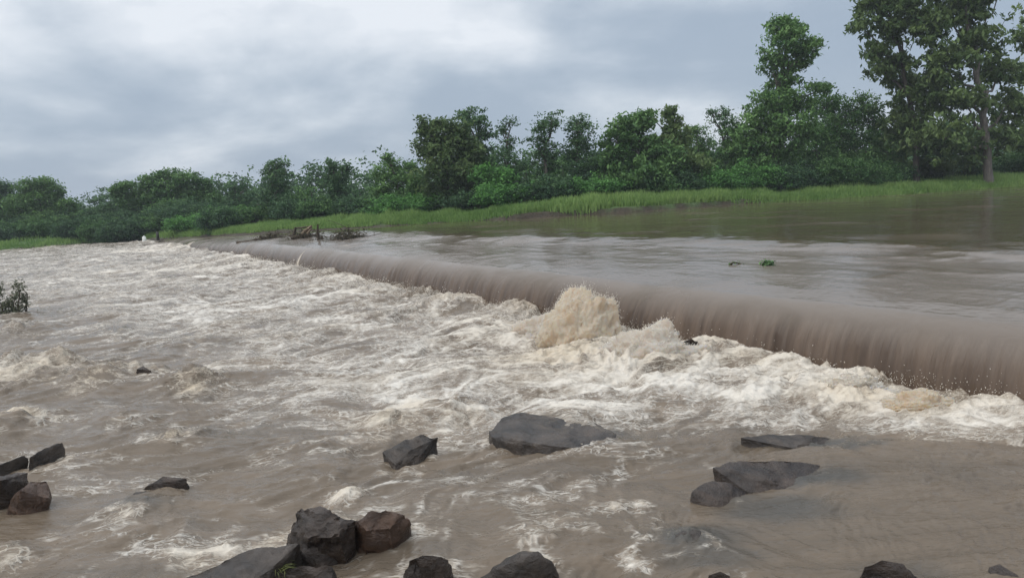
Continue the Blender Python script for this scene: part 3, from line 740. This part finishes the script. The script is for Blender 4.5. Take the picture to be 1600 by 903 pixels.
def tree(px, dist, lobes, label, kind='mid', trunk=.22, leaf=.22, dens=1.0, seed=1, bark=BARK, name='tree', clump=.42, droop=.3, tone=.35, group=None, ragged=.25, spine=None, cat='tree', base_py=300):
    """dist = metres beyond the shoreline; lobes in photo pixels, turned into metres at the tree's own distance"""
    rg = np.random.default_rng(seed)
    d = ray(px, base_py); x0 = d.x / d.y * 52; sy = float(shore(np.array([x0]))[0][0]); Y = sy + dist; X = d.x / d.y * Y
    z0 = gz(X, Y); base = np.array([X, Y, z0]); mpp = Y / FPX
    root = empty(name, (X, Y, z0))
    L3 = []
    for i, lb in enumerate(lobes):
        lx, ly, rx, ry = lb[:4]
        dy = rg.uniform(-.5, .5) * rx * mpp if len(lb) < 5 else lb[4]
        c = atY(lx, ly, Y + dy); r = (rx * mpp * .82, max(rx, ry) * mpp * .7, ry * mpp * .82)
        L3.append((np.array(c) - base, r))
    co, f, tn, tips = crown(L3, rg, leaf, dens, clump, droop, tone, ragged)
    # trunk through the low lobes up to the highest
    if spine: sp = [np.array(atY(a, b, Y)) - base for a, b in spine]
    else:
        top = max(L3, key=lambda q: q[0][2]); ctr = sum(q[0] for q in L3) / len(L3)
        sp = [np.array([ctr[0] * .3, 0, ctr[2] * .55]), np.array([ctr[0] * .6 + top[0][0] * .2, 0, ctr[2]]), top[0]]
    pts = [np.array([0, 0, -.3]), np.array([0, 0, .15])] + sp
    pl = np.array(pts); kk = np.linspace(0, len(pl) - 1, 16); path = np.stack([np.interp(kk, np.arange(len(pl)), pl[:, j]) for j in range(3)], -1)
    path[3:-1] += rg.normal(0, .06, (12, 3)); rr = trunk * (1.25 - .95 * np.linspace(0, 1, 16) ** .8); rr[0] = trunk * 1.5; rr[1] = trunk * 1.25
    parts = [tube(path, rr, 9)]
    for c, r in L3:
        j = int(np.argmin(np.abs(path[:, 2] - c[2] * .72))); j = max(3, min(14, j))
        parts.append(limb(path[j], c, rr[j] * .55, .03, rg, 8, .35, .04))
    for tpt in tips[:70]:
        c = min(L3, key=lambda q: np.linalg.norm(q[0] - tpt))[0]
        parts.append(limb(c, tpt, .035, .012, rg, 4, .3))
    tc_, tf = join(parts)
    link('trunk', fastmesh('trunk', tc_, tf), bark, root)
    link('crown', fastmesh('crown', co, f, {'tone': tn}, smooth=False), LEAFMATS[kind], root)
    tag(root, label, cat, group)
    return root

# right hand group
tree(1545, 1.5, [(1500, 10, 55, 40), (1455, 45, 40, 34), (1420, 20, 36, 30), (1530, 60, 45, 26), (1478, 100, 45, 40), (1560, 110, 38, 30), (1580, 165, 38, 34), (1500, 160, 48, 36), (1450, 150, 36, 40), (1475, 215, 50, 34), (1560, 215, 40, 26), (1520, 235, 34, 22), (1500, -50, 70, 45), (1560, -20, 26, 16)],
     'tall open tree with a pale forked trunk standing at the water edge on the right', 'teak', .30, .34, .62, 101, BARKP, 'broadleaf_tree', .42, .6, .40, ragged=.45, spine=[(1543, 240), (1534, 190), (1540, 150), (1524, 120), (1532, 85), (1512, 55), (1508, 10)])
tree(1432, 5, [(1345, 40, 22, 14), (1360, 15, 30, 20), (1390, 45, 34, 26), (1370, 85, 26, 18), (1400, 105, 34, 26), (1385, 0, 40, 24), (1420, 140, 34, 34), (1415, 190, 40, 36), (1440, 225, 46, 30), (1395, -40, 50, 30), (1378, 110, 14, 10)],
     'tall loose crowned tree with long left reaching boughs beside the pale forked trunk', 'teak', .24, .34, .62, 102, BARK, 'broadleaf_tree', .38, .6, .42, ragged=.5, spine=[(1430, 230), (1420, 150), (1400, 60), (1385, 0)])
tree(1640, 3, [(1615, 60, 26, 22), (1630, 100, 40, 30), (1604, 120, 14, 14), (1640, 30, 50, 40), (1640, 200, 40, 40), (1600, 215, 26, 20)],
     'tree mostly cut off by the right edge of the picture', 'teak', .25, .34, .7, 103, BARK, 'broadleaf_tree', .4, .5, .5, ragged=.4)
tree(1215, 6, [(1214, 40, 20, 18), (1240, 46, 24, 18), (1228, 66, 34, 22), (1262, 78, 24, 18), (1208, 98, 24, 18), (1240, 100, 28, 16), (1222, 128, 26, 20), (1212, 160, 38, 28), (1250, 165, 26, 20), (1190, 195, 50, 34), (1240, 205, 44, 34), (1165, 225, 40, 30), (1200, 250, 60, 34), (1160, 265, 44, 26), (1280, 138, 22, 13)],
     'tallest tree left of the right hand gap with a narrow two tiered top', 'mid', .27, .26, 1.0, 104, BARK, 'broadleaf_tree', .40, .45, .42, ragged=.35, spine=[(1212, 230), (1212, 160), (1225, 100), (1232, 50)])
tree(1135, 8, [(1126, 180, 18, 14), (1112, 178, 10, 7), (1140, 200, 22, 16), (1150, 230, 30, 26), (1132, 262, 34, 26)],
     'slender small leaved tree leaning left of the tallest tree', 'dark', .13, .17, .8, 105, BARK, 'broadleaf_tree', .32, .3, .4, ragged=.4)
tree(1300, 9, [(1290, 165, 34, 24), (1340, 170, 30, 26), (1365, 185, 26, 24), (1310, 205, 44, 34), (1350, 225, 46, 34), (1275, 235, 44, 34), (1325, 255, 50, 26), (1390, 240, 34, 34)],
     'bushy round crowned tree filling the gap between the two tallest groups', 'mid', .2, .22, 1.1, 106, BARK, 'broadleaf_tree', .42, .3, .28, ragged=.28)
tree(1010, 5, [(985, 200, 32, 26), (1005, 188, 20, 16), (965, 225, 30, 28), (1000, 240, 44, 34), (960, 262, 36, 30), (1010, 275, 48, 26), (1040, 255, 34, 34), (950, 285, 30, 18)],
     'dense dark rounded tree with large leaves in the middle of the bank', 'mid', .22, .27, 1.2, 107, BARK, 'broadleaf_tree', .4, .45, .3, ragged=.3)
tree(1050, 6, [(1046, 178, 14, 13), (1054, 195, 15, 12), (1018, 184, 7, 12), (1058, 212, 24, 18), (1046, 232, 34, 24), (1065, 255, 36, 28), (1085, 262, 30, 26)],
     'tree with a thin leafy leader rising right of the dense dark rounded tree', 'teak', .16, .30, .8, 108, BARK, 'broadleaf_tree', .34, .5, .42, ragged=.4)
tree(1092, 9, [(1085, 205, 20, 14), (1095, 225, 26, 20), (1105, 250, 30, 24), (1090, 275, 36, 20)],
     'small pale feathery tree left of the slender leaning tree', 'mid', .13, .17, .9, 109, BARK, 'broadleaf_tree', .32, .2, .5, ragged=.4)
tree(905, 6, [(903, 195, 26, 16), (912, 212, 26, 18), (900, 235, 30, 22), (905, 262, 34, 26), (895, 285, 34, 18)],
     'flat topped dark tree on the right of a pair of feathery trees', 'dark', .18, .18, 1.0, 110, BARK, 'broadleaf_tree', .36, .1, .3, ragged=.3)
tree(856, 6.5, [(862, 188, 20, 12), (850, 202, 26, 15), (838, 222, 20, 12), (855, 235, 26, 18), (850, 262, 30, 24), (845, 290, 34, 16)],
     'flat topped dark tree on the left of a pair of feathery trees', 'dark', .16, .18, .85, 111, BARK, 'broadleaf_tree', .34, .1, .34, ragged=.4)
tree(790, 7, [(796, 192, 13, 9), (786, 206, 16, 8), (796, 224, 17, 10), (788, 245, 22, 13), (800, 262, 24, 16), (795, 285, 30, 18)],
     'thin tiered tree standing alone against the sky near the centre', 'dark', .12, .17, .7, 112, BARK, 'broadleaf_tree', .30, .1, .35, ragged=.4)
tree(705, 5.5, [(690, 198, 26, 14), (666, 205, 13, 14), (660, 190, 6, 9), (715, 205, 22, 16), (700, 225, 40, 24), (665, 232, 20, 20), (735, 240, 28, 26), (700, 262, 48, 32), (740, 275, 34, 24), (685, 295, 34, 20), (715, 300, 30, 18)],
     'big olive green tree with a full round crown at the water edge centre left', 'teak', .25, .25, 1.25, 113, BARK, 'broadleaf_tree', .40, .4, .22, ragged=.3)
tree(745, 10, [(728, 178, 18, 10), (745, 192, 22, 12), (755, 212, 18, 12), (748, 236, 26, 18), (760, 262, 30, 22)],
     'open twiggy topped tree rising just behind the big olive green tree', 'dark', .16, .24, .7, 114, BARK, 'broadleaf_tree', .32, .4, .3, ragged=.45)
tree(775, 4.5, [(760, 272, 26, 16), (790, 278, 20, 16), (772, 294, 34, 16)],
     'bright leafy bush tree at the right foot of the big olive green tree', 'fresh', .1, .24, 1.2, 115, BARK, 'broadleaf_tree', .32, .3, .5)
tree(622, 7, [(606, 246, 7, 7), (612, 258, 18, 10), (640, 262, 22, 12), (600, 275, 24, 14), (630, 285, 34, 20), (598, 302, 26, 18), (655, 290, 24, 20)],
     'pointed topped bushy tree left of the big olive green tree', 'mid', .13, .2, 1.0, 116, BARK, 'broadleaf_tree', .34, .2, .42, ragged=.4)
tree(528, 7, [(519, 260, 12, 12), (540, 266, 11, 10), (524, 280, 20, 14), (532, 300, 22, 18), (522, 318, 22, 14)],
     'narrow dark upright tree with a forked top left of centre', 'dark', .15, .2, 1.25, 117, BARK, 'broadleaf_tree', .32, .2, .25, ragged=.3)
tree(432, 7, [(432, 258, 20, 8), (420, 268, 14, 9), (446, 272, 12, 9), (432, 285, 22, 14), (430, 304, 26, 16), (425, 322, 22, 12)],
     'dark tree with a small flat mushroom shaped top', 'dark', .18, .2, 1.05, 118, BARK, 'broadleaf_tree', .33, .15, .28, ragged=.35)
tree(368, 12, [(366, 294, 13, 9), (384, 292, 6, 8), (365, 310, 18, 14), (380, 318, 18, 14)],
     'small dark tree peeping up between the broad spreading tree and the mushroom top', 'dark', .12, .2, 1.0, 119, BARK, 'broadleaf_tree', .33, .1, .25, ragged=.35)
tree(262, 14, [(262, 274, 28, 11), (292, 280, 24, 12), (235, 284, 22, 11), (318, 290, 16, 13), (200, 294, 26, 11), (182, 300, 14, 10), (260, 300, 46, 20), (310, 312, 32, 20), (215, 314, 36, 18), (335, 312, 12, 16), (270, 328, 50, 18)],
     'broad spreading tree with a wide domed crown on the far left bank', 'mid', .35, .26, 1.7, 120, BARK, 'broadleaf_tree', .46, .1, .24, ragged=.14)
tree(65, 8, [(64, 286, 24, 10), (40, 292, 18, 12), (84, 300, 20, 14), (60, 312, 36, 20), (105, 322, 22, 14), (30, 322, 26, 22), (70, 340, 40, 18), (118, 340, 18, 16)],
     'round bushy tree with a pale green top at far left', 'mid', .25, .24, 1.7, 121, BARK, 'broadleaf_tree', .45, .1, .38, ragged=.14)
tree(5, 9, [(8, 296, 20, 12), (-15, 292, 24, 14), (0, 318, 30, 22), (10, 345, 30, 18), (-30, 330, 34, 30)],
     'dark tree cut by the left edge of the picture', 'dark', .25, .24, 1.7, 122, BARK, 'broadleaf_tree', .48, .1, .3, ragged=.3)
tree(150, 12, [(148, 334, 18, 12), (170, 328, 16, 16), (150, 350, 26, 14)],
     'low tree filling the dip between the two big far left crowns', 'dark', .15, .22, 1.1, 123, BARK, 'broadleaf_tree', .42, .1, .3)
# farther trees behind, filling the skyline: each one its own thing
FILL = [(470, 17, [(470, 300, 22, 14), (485, 296, 16, 10), (475, 320, 28, 16)], 'tree just left of the narrow forked tree'),
        (565, 16, [(562, 296, 20, 12), (575, 310, 24, 16), (560, 322, 26, 14)], 'tree between the narrow forked tree and the pointed bushy tree'),
        (650, 18, [(650, 280, 22, 16), (640, 300, 26, 18)], 'tree half hidden behind the pointed bushy tree'),
        (820, 17, [(822, 262, 20, 13), (828, 285, 26, 20), (810, 300, 24, 16)], 'tree between the thin tiered tree and the feathery pair'),
        (935, 18, [(932, 240, 18, 20), (938, 268, 24, 24)], 'tree in the notch right of the feathery pair'),
        (1120, 20, [(1118, 245, 24, 18), (1125, 270, 30, 22)], 'tree low in the notch left of the tallest tree'),
        (1380, 19, [(1375, 205, 30, 24), (1385, 240, 36, 26)], 'tree seen under the long left reaching boughs'),
        (1500, 20, [(1490, 200, 40, 24), (1510, 235, 50, 26), (1460, 245, 40, 24)], 'tree behind the pale forked trunk'),
        (1590, 18, [(1590, 215, 34, 20), (1600, 238, 44, 20)], 'tree low behind the right edge tree'),
        (1300, 22, [(1290, 200, 40, 30), (1310, 245, 50, 28)], 'tree behind the bushy gap filling tree'),
        (345, 20, [(345, 312, 18, 12), (355, 330, 24, 14)], 'tree at the right foot of the broad spreading tree'),
        (400, 18, [(398, 300, 16, 16), (405, 320, 24, 16)], 'tree close left of the mushroom topped tree'),
        (880, 20, [(880, 255, 30, 24), (870, 285, 34, 20)], 'tree behind the feathery pair'),
        (1200, 20, [(1230, 240, 50, 34), (1180, 250, 46, 28)], 'tree behind the tallest tree'),
        (985, 20, [(975, 245, 36, 30), (1030, 250, 40, 30)], 'tree behind the dense dark rounded tree'),
        (720, 18, [(715, 260, 44, 30), (770, 262, 30, 24)], 'tree behind the big olive green tree'),
        (595, 22, [(590, 305, 30, 14), (540, 310, 26, 14), (620, 310, 30, 14)], 'low tree far back between the centre left trees'),
        (110, 18, [(105, 330, 30, 18), (135, 345, 30, 14)], 'low tree behind the far left bushy tree'),
        (30, 20, [(30, 320, 40, 22), (-20, 330, 40, 22)], 'tree behind the left edge tree'),
        (230, 22, [(225, 325, 44, 18), (290, 325, 44, 18)], 'tree behind the broad spreading tree')]
for i, (px, ds, lb, lab) in enumerate(FILL):
    lb = [(a, b + 6, c * .85, d_ * .8) for a, b, c, d_ in lb]
    tree(px, ds, lb, 'background ' + lab, 'dark' if i % 3 else 'mid', .15, .28, 1.0, 200 + i, BARK, 'broadleaf_tree', .5, .2, .25, 'background trees behind the bank', .25)

# ------------------------------------------------------------------ shrubs on the bank
def shrub(px, dist, w_, h_, label, kind, seed, leaf=.16, dens=1.1, group='shrubs along the far bank', name='shrub', base_py=320):
    rg = np.random.default_rng(seed)
    d = ray(px, base_py); x0 = d.x / d.y * 55; sy = float(shore(np.array([x0]))[0][0]); Y = sy + dist; X = d.x / d.y * Y
    z0 = gz(X, Y); root = empty(name, (X, Y, z0)); n = 3 + int(w_ * 1.2)
    L3 = [((rg.uniform(-.5, .5) * w_, rg.uniform(-.3, .3) * w_, h_ * rg.uniform(.4, .62)), (w_ * rg.uniform(.22, .34), w_ * .28, h_ * rg.uniform(.3, .46))) for _ in range(n)]
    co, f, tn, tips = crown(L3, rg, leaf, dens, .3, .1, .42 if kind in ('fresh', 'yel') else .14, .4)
    keep = np.repeat(co.reshape(-1, 4, 3)[:, :, 2].min(1) > -.1, 4)
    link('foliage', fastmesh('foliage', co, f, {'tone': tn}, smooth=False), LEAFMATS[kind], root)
    parts = [limb((rg.normal() * .08, rg.normal() * .08, -.1), t_, .035, .01, rg, 6, .2) for t_ in tips[:14]]
    c_, f_ = join(parts); link('stems', fastmesh('stems', c_, f_), BARK, root)
    tag(root, label, 'shrub', group)
SHR = [(1175, 3.5, 4.5, 2.6, 'fresh', 'bright leafy shrub at the foot of the tallest tree'),
       (1125, 3.6, 3.5, 2.2, 'fresh', 'bright shrub left of the tallest tree foot'),
       (1095, 4, 3, 2.0, 'fresh', 'bright shrub under the small pale feathery tree'),
       (1240, 4, 5, 2.6, 'mid', 'green shrub right of the tallest tree foot'),
       (1330, 4.5, 6, 3.0, 'mid', 'wide pale thicket under the gap filling tree'),
       (1385, 5, 4, 2.6, 'mid', 'twiggy shrub left of the boughed tree trunk'),
       (1480, 6, 4.5, 2.6, 'yel', 'yellow green shrub between the two right hand trunks'),
       (1515, 6, 3, 2.2, 'mid', 'shrub just left of the pale forked trunk'),
       (1590, 6, 5, 2.6, 'mid', 'shrub right of the pale forked trunk'),
       (1040, 3.4, 4.5, 2.3, 'mid', 'shrub under the leafy leader tree'),
       (985, 3.3, 5, 2.2, 'mid', 'shrub at the foot of the dense dark rounded tree'),
       (930, 3.6, 4, 2.0, 'fresh', 'shrub between the dense tree and the feathery pair'),
       (880, 4, 4, 2.2, 'dark', 'dark shrub under the flat topped pair'),
       (830, 4, 3.6, 2.0, 'mid', 'shrub left of the flat topped pair'),
       (790, 3, 3, 2.0, 'fresh', 'bright shrub under the thin tiered tree'),
       (745, 3, 3.4, 1.8, 'mid', 'shrub at the right foot of the olive green tree'),
       (690, 3.2, 4, 1.8, 'dark', 'dark shrub at the foot of the olive green tree'),
       (640, 3.6, 4, 1.9, 'fresh', 'bright shrub left of the olive green tree'),
       (600, 4, 4, 2.0, 'mid', 'shrub under the pointed bushy tree'),
       (560, 4.5, 4, 2.0, 'mid', 'shrub right of the narrow forked tree'),
       (510, 4.8, 3.6, 2.0, 'mid', 'shrub at the foot of the narrow forked tree'),
       (470, 5, 4.5, 2.2, 'mid', 'shrub between the mushroom top and the forked tree'),
       (410, 5, 4, 2.0, 'mid', 'shrub left of the mushroom topped tree foot'),
       (370, 4, 4, 2.2, 'fresh', 'pale shrub beside the far end of the river bend'),
       (345, 1.2, 2.8, 2.4, 'dark', 'rounded dark shrub right at the water near the far weir end'),
       (310, 3.5, 4, 1.8, 'fresh', 'bright shrub above the far weir end'),
       (285, 7, 5, 2.0, 'mid', 'low shrub in the meadow behind the far weir end'),
       (175, 3, 4.0, 3.0, 'dark', 'dark shrub left of the white marker on the far bank'),
       (150, 2, 3.4, 2.6, 'mid', 'bushy shrub overhanging the far left shore'),
       (125, 2.4, 3.6, 3.0, 'dark', 'tall dark shrub on the far left shore'),
       (50, 3, 5, 2.6, 'mid', 'broad shrub under the far left bushy tree'),
       (15, 1.8, 4, 2.0, 'mid', 'low shrub at the water by the left edge'),
       (200, 8, 6, 3.0, 'dark', 'dark thicket under the left side of the broad spreading tree'),
       (255, 12, 7, 3.2, 'dark', 'dark thicket under the middle of the broad spreading tree'),
       (320, 10, 7, 3.0, 'dark', 'dark thicket under the right side of the broad spreading tree'),
       (90, 7, 7, 3.2, 'dark', 'dark thicket under the far left bushy tree')]
for i, (px, ds, w_, h_, k, lab) in enumerate(SHR):
    if k == 'mid' and i % 2: k = 'dark'
    ds += .8
    shrub(px, ds, w_ * .9, h_ * .74, lab, k, 300 + i, base_py=320 if px > 450 else 365)
# closing wood far behind: reads as one dark mass between the trunks
def far_wood():
    rg = np.random.default_rng(5); L3 = []
    for x in np.arange(-130, 140, 2.6):
        sy = float(shore(np.array([x * .75]))[0][0]); y = sy + 30 + rg.uniform(-3, 6); h = rg.uniform(2.2, 3.4)
        L3.append(((x, y, gz(x, y) + h * .7), (2.4, 2.0, h * .75)))
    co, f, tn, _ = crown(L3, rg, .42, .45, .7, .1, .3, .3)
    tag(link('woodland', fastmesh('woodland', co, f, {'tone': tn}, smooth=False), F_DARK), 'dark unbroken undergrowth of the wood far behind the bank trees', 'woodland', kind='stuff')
far_wood()

# ------------------------------------------------------------------ grass
def build_grass():
    rg = np.random.default_rng(9); n = 230000
    x = rg.uniform(-75, 72, n); d = -.1 + rg.exponential(3.0, n); sy, lv = shore(x); y = sy + d
    cl = fbm(x * .7, y * .7, 4, 13); tall = fbm(x * .25, y * .12, 3, 14)
    leftish = x < -8
    keep = (cl > rg.uniform(-.75, .15, n)) & (d < 16) & ((x > -27) | (rg.uniform(0, 1, n) < .3)) & (d > -.05 + .32 * CUT(x) + .45 * fbm(x * .35, x * 0, 3, 15))
    x, y, cl, tall, d = x[keep], y[keep], cl[keep], tall[keep], d[keep]; n = len(x)
    z = ground_z(x, y); h = (.50 + .40 * np.clip(tall + .4, 0, 1.2) + .22 * cl) * rg.uniform(.6, 1.25, n) * np.where(x < -8, .55, .78) * np.clip(.5 + d * .5, .5, 1)
    h = np.clip(h, .12, 1.3)
    g = rg.uniform(0, 2 * math.pi, n); wd = rg.uniform(.02, .045, n); le = rg.uniform(.05, .35, n) * h; ga = rg.uniform(0, 2 * math.pi, n)
    b = np.stack([x, y, z - .03], -1); dx = np.stack([np.cos(g) * wd, np.sin(g) * wd, 0 * g], -1)
    mid = b + np.stack([np.cos(ga) * le * .35, np.sin(ga) * le * .35, h * .6], -1); tip = b + np.stack([np.cos(ga) * le, np.sin(ga) * le, h], -1)
    co = np.stack([b - dx, b + dx, mid + dx * .7, tip, mid - dx * .7], 1).reshape(-1, 3)
    f = np.arange(n * 5).reshape(n, 5); tn = np.clip(.45 + .3 * cl + .35 * tall + rg.normal(0, .15, n), 0, 1)
    m = foliage_mat('tall_grass', (.12, .23, .055), (.36, .50, .17), .35)
    tag(link('grass', fastmesh('grass', co, f, {'tone': np.repeat(tn, 5)}, smooth=False), m), 'tall soft green grass covering the far river bank', 'grass', kind='stuff')
build_grass()

# ------------------------------------------------------------------ driftwood snagged on the weir
M_WOOD = bark_mat('wet_driftwood', (.035, .026, .018), (.12, .09, .06))
M_WOODL = bark_mat('bare_pale_wood', (.14, .10, .065), (.30, .23, .16))
M_LITTER = foliage_mat('dead_brown_litter', (.03, .026, .014), (.10, .085, .045), .1)
def seg_px(a, b, z0=None, Y=None): return atY(a, b, Y)
def driftwood(c_px, logs, litter, label, seed, zl=1.0, name='driftwood_pile'):
    rg = np.random.default_rng(seed); c = at(c_px[0], c_px[1], zl); root = empty(name, c); Y = c.y
    for (x0, y0, x1, y1, r, pale) in logs:
        a = np.array(atY(x0, y0, Y + rg.uniform(-.3, .3)) - c); b = np.array(atY(x1, y1, Y + rg.uniform(-.3, .3)) - c)
        cc, ff = limb(a, b, r, r * .55, rg, 9, .14)
        link('log' if r > .05 else 'branch', fastmesh('log', cc, ff), M_WOODL if pale else M_WOOD, root)
    pts = []; 
    for (x, y, rx, ry, n) in litter:
        o = np.array(atY(x, y, Y) - c); k = Y / FPX
        p = o + rg.normal(size=(n, 3)) * np.array([rx * k * .5, .3, ry * k * .5]); pts.append(p)
        tw = [limb(o + rg.normal(size=3) * np.array([rx * k * .4, .2, ry * k * .3]), o + rg.normal(size=3) * np.array([rx * k * .9, .4, ry * k * .8]), .02, .006, rg, 5, .3) for _ in range(max(6, n // 50))]
        cc, ff = join(tw); link('twigs', fastmesh('twigs', cc, ff), M_WOOD, root)
    if pts:
        p = np.concatenate(pts); co, f, tn = leaves(p, .13, rg, .3, None, .35)
        link('leaf_litter', fastmesh('leaf_litter', co, f, {'tone': tn}, smooth=False), M_LITTER, root)['kind'] = 'stuff'
    tag(root, label, 'driftwood', 'driftwood snagged behind the weir crest')
driftwood((420, 373), [(370, 379, 400, 374, .10, 0), (398, 375, 432, 366, .09, 0), (405, 370, 434, 376, .06, 0), (415, 374, 440, 362, .04, 0), (430, 378, 432, 363, .07, 0)], [(420, 370, 22, 5, 350), (430, 371, 8, 8, 150)],
          'leftmost low snag of dark driftwood behind the weir crest', 41, .85)
driftwood((478, 371), [(458, 371, 462, 356, .11, 0), (460, 357, 484, 354, .06, 0), (466, 372, 487, 353, .12, 1), (478, 370, 486, 357, .09, 1), (455, 372, 500, 368, .10, 0), (470, 366, 490, 372, .08, 0), (452, 368, 478, 374, .06, 0), (474, 362, 484, 356, .07, 1)], [(475, 368, 26, 7, 450)],
          'largest heap of logs and pale broken branches behind the weir crest', 42, .98)
driftwood((500, 375), [(497.5, 376, 496.5, 351, .075, 0), (494, 379, 508, 376, .12, 0), (504, 378, 502, 368, .10, 0)], [(502, 377, 14, 5, 250)],
          'single upright stub of trunk standing over the weir crest', 43, .96)
driftwood((542, 374), [(518, 377, 545, 372, .09, 0), (545, 372, 544, 355, .05, 0), (530, 378, 558, 376, .10, 0), (540, 368, 560, 372, .05, 0)], [(544, 370, 28, 12, 900), (535, 376, 40, 6, 400), (552, 374, 20, 8, 400)],
          'rounded brown brush heap at the right end of the driftwood row', 44, .98)

# floating twig and leaf tuft on the smooth overflow
def floater():
    rg = np.random.default_rng(3)
    c = at(1152, 415, 1.0); root = empty('floating_branch', c); Y = c.y
    P = lambda a, b: np.array(atY(a, b, Y) - c)
    pts = np.array([P(1139, 417), P(1141, 413), P(1146, 410), P(1152, 411), P(1158, 412.5), P(1167, 414)])
    cc, ff = tube(pts, [.02, .022, .02, .018, .012, .006]); c2, f2 = limb(P(1154, 412), P(1155, 416.5), .012, .008, rg, 4)
    c3, f3 = join([(cc, ff), (c2, f2)]); link('twig', fastmesh('twig', c3, f3), M_WOOD, root)
    p = pts[rg.integers(0, 5, 40)] + rg.normal(size=(40, 3)) * .025; co, f, tn = leaves(p, .06, rg, .2)
    link('leaves', fastmesh('leaves', co, f, {'tone': tn}, smooth=False), F_MID, root)
    tag(root, 'thin arched green twig riding on the smooth overflow', 'branch')
    c = at(1198, 416, 1.0); root = empty('leaf_tuft', c); Y = c.y
    p = rg.normal(size=(170, 3)) * np.array([.07, .06, .035]) + np.array([0, 0, .05]); co, f, tn = leaves(p, .085, rg, .1)
    link('leaves', fastmesh('leaves', co, f, {'tone': tn}, smooth=False), F_DARK, root)
    cc, ff = limb((-.12, 0, 0), (.14, .02, .03), .012, .006, rg, 5); link('stem', fastmesh('stem', cc, ff), M_WOOD, root)
    tag(root, 'small tuft of dark green leaves floating right of the arched twig', 'leaf tuft')
floater()

# half drowned shrub at the left edge
def drowned():
    rg = np.random.default_rng(23); c = at(15, 492, 0); root = empty('drowned_shrub', c); Y = c.y
    P = lambda a, b: np.array(atY(a, b, Y) - c)
    br = [((44, 490), (34, 462)), ((42, 488), (30, 448)), ((34, 490), (31, 441)), ((20, 491), (24, 460)), ((12, 492), (5, 452)), ((0, 492), (8, 470)), ((-20, 492), (-5, 450)), ((-30, 490), (-40, 445)), ((5, 491), (36, 478)), ((24, 490), (12, 474))]
    parts = []; pts = []
    for a, b in br:
        A, B = P(*a), P(*b); B = B + np.array([0, rg.normal() * .15, 0]); parts.append(limb(A - np.array([0, 0, .1]), B, .022, .008, rg, 7, .3))
        for k in (.35, .55, .75, .9, 1.0):
            if rg.uniform() < .8: pts.append(A + (B - A) * k + rg.normal(size=(30, 3)) * .065)
    for _ in range(8): pts.append(P(rg.uniform(-30, 30), 490) + rg.normal(size=(50, 3)) * np.array([.14, .1, .045]))
    cc, ff = join(parts); link('stems', fastmesh('stems', cc, ff), M_WOOD, root)
    p = np.concatenate(pts); co, f, tn = leaves(p, .085, rg, .3)
    link('foliage', fastmesh('foliage', co, f, {'tone': tn}, smooth=False), F_GREY, root)
    tag(root, 'half drowned olive grey shrub in the river at the left edge', 'shrub')
drowned()

# yellow green weed on the bottom slab
def weed():
    rg = np.random.default_rng(77); c = at(432, 892, .12); root = empty('weed_tuft', c); parts = []
    for _ in range(34):
        g = rg.uniform(0, 6.28); l_ = rg.uniform(.08, .2); a = np.array([rg.normal() * .03, rg.normal() * .03, 0])
        k = np.linspace(0, 1, 6)[:, None]; p = a + np.array([math.cos(g), math.sin(g) * .7, 0]) * l_ * k + np.array([0, 0, 1]) * (l_ * .9 * k - l_ * .75 * k * k)
        parts.append(tube(p, .0035 * (1 - .8 * k[:, 0]), 4))
    cc, ff = join(parts); o = link('blades', fastmesh('blades', cc, ff), simple_mat('yellow_weed', (.10, .12, .03), .6, (.22, .24, .07), 30), root)
    tag(root, 'yellow green weed tuft caught on the bottom left slab', 'weed')
weed()

# markers at the far end of the weir
def marker(px, py, r, h, mat, label, name, Ydist):
    d = ray(px, py); x0 = d.x / d.y * 58; sy = float(shore(np.array([x0]))[0][0]); Y = sy + Ydist; X = d.x / d.y * Y; z0 = gz(X, Y) + .12
    bm = bmesh.new(); bmesh.ops.create_cone(bm, cap_ends=True, segments=20, radius1=r, radius2=r * .85, depth=h, matrix=Matrix.Translation((0, 0, h / 2)))
    top = [e for e in bm.edges if all(v.co.z > h * .9 for v in e.verts)]
    bmesh.ops.bevel(bm, geom=top, offset=r * .45, segments=4, affect='EDGES')
    me = bpy.data.meshes.new(name); bm.to_mesh(me); bm.free(); 
    for p in me.polygons: p.use_smooth = True
    o = link(name, me, mat); o.location = (X, Y, z0); tag(o, label, 'marker post')
marker(224.5, 366, .17, .75, simple_mat('whitewash', (.55, .56, .53), .7, (.8, .8, .77), 6), 'short whitewashed round post at the far end of the weir', 'marker_post', .5)
marker(246, 366, .12, .72, simple_mat('dark_wood_post', (.03, .028, .025), .8), 'short dark post right of the whitewashed one at the far weir end', 'marker_post', .5)

# ------------------------------------------------------------------ haze
def haze():
    bm = bmesh.new(); bmesh.ops.create_cube(bm, size=1, matrix=Matrix.Translation((0, 150, 13)) @ Matrix.Diagonal((1700, 1700, 32, 1)))
    me = bpy.data.meshes.new('haze'); bm.to_mesh(me); bm.free()
    m = bpy.data.materials.new('haze'); m.use_nodes = True; n = m.node_tree.nodes; n.clear()
    o = n.new('ShaderNodeOutputMaterial'); v = n.new('ShaderNodeVolumePrincipled'); v.inputs['Color'].default_value = (.86, .92, 1, 1); v.inputs['Density'].default_value = .0007
    m.node_tree.links.new(v.outputs[0], o.inputs['Volume'])
    tag(link('haze', me, m), 'thin damp air over the river and trees', 'haze', kind='stuff')
haze()
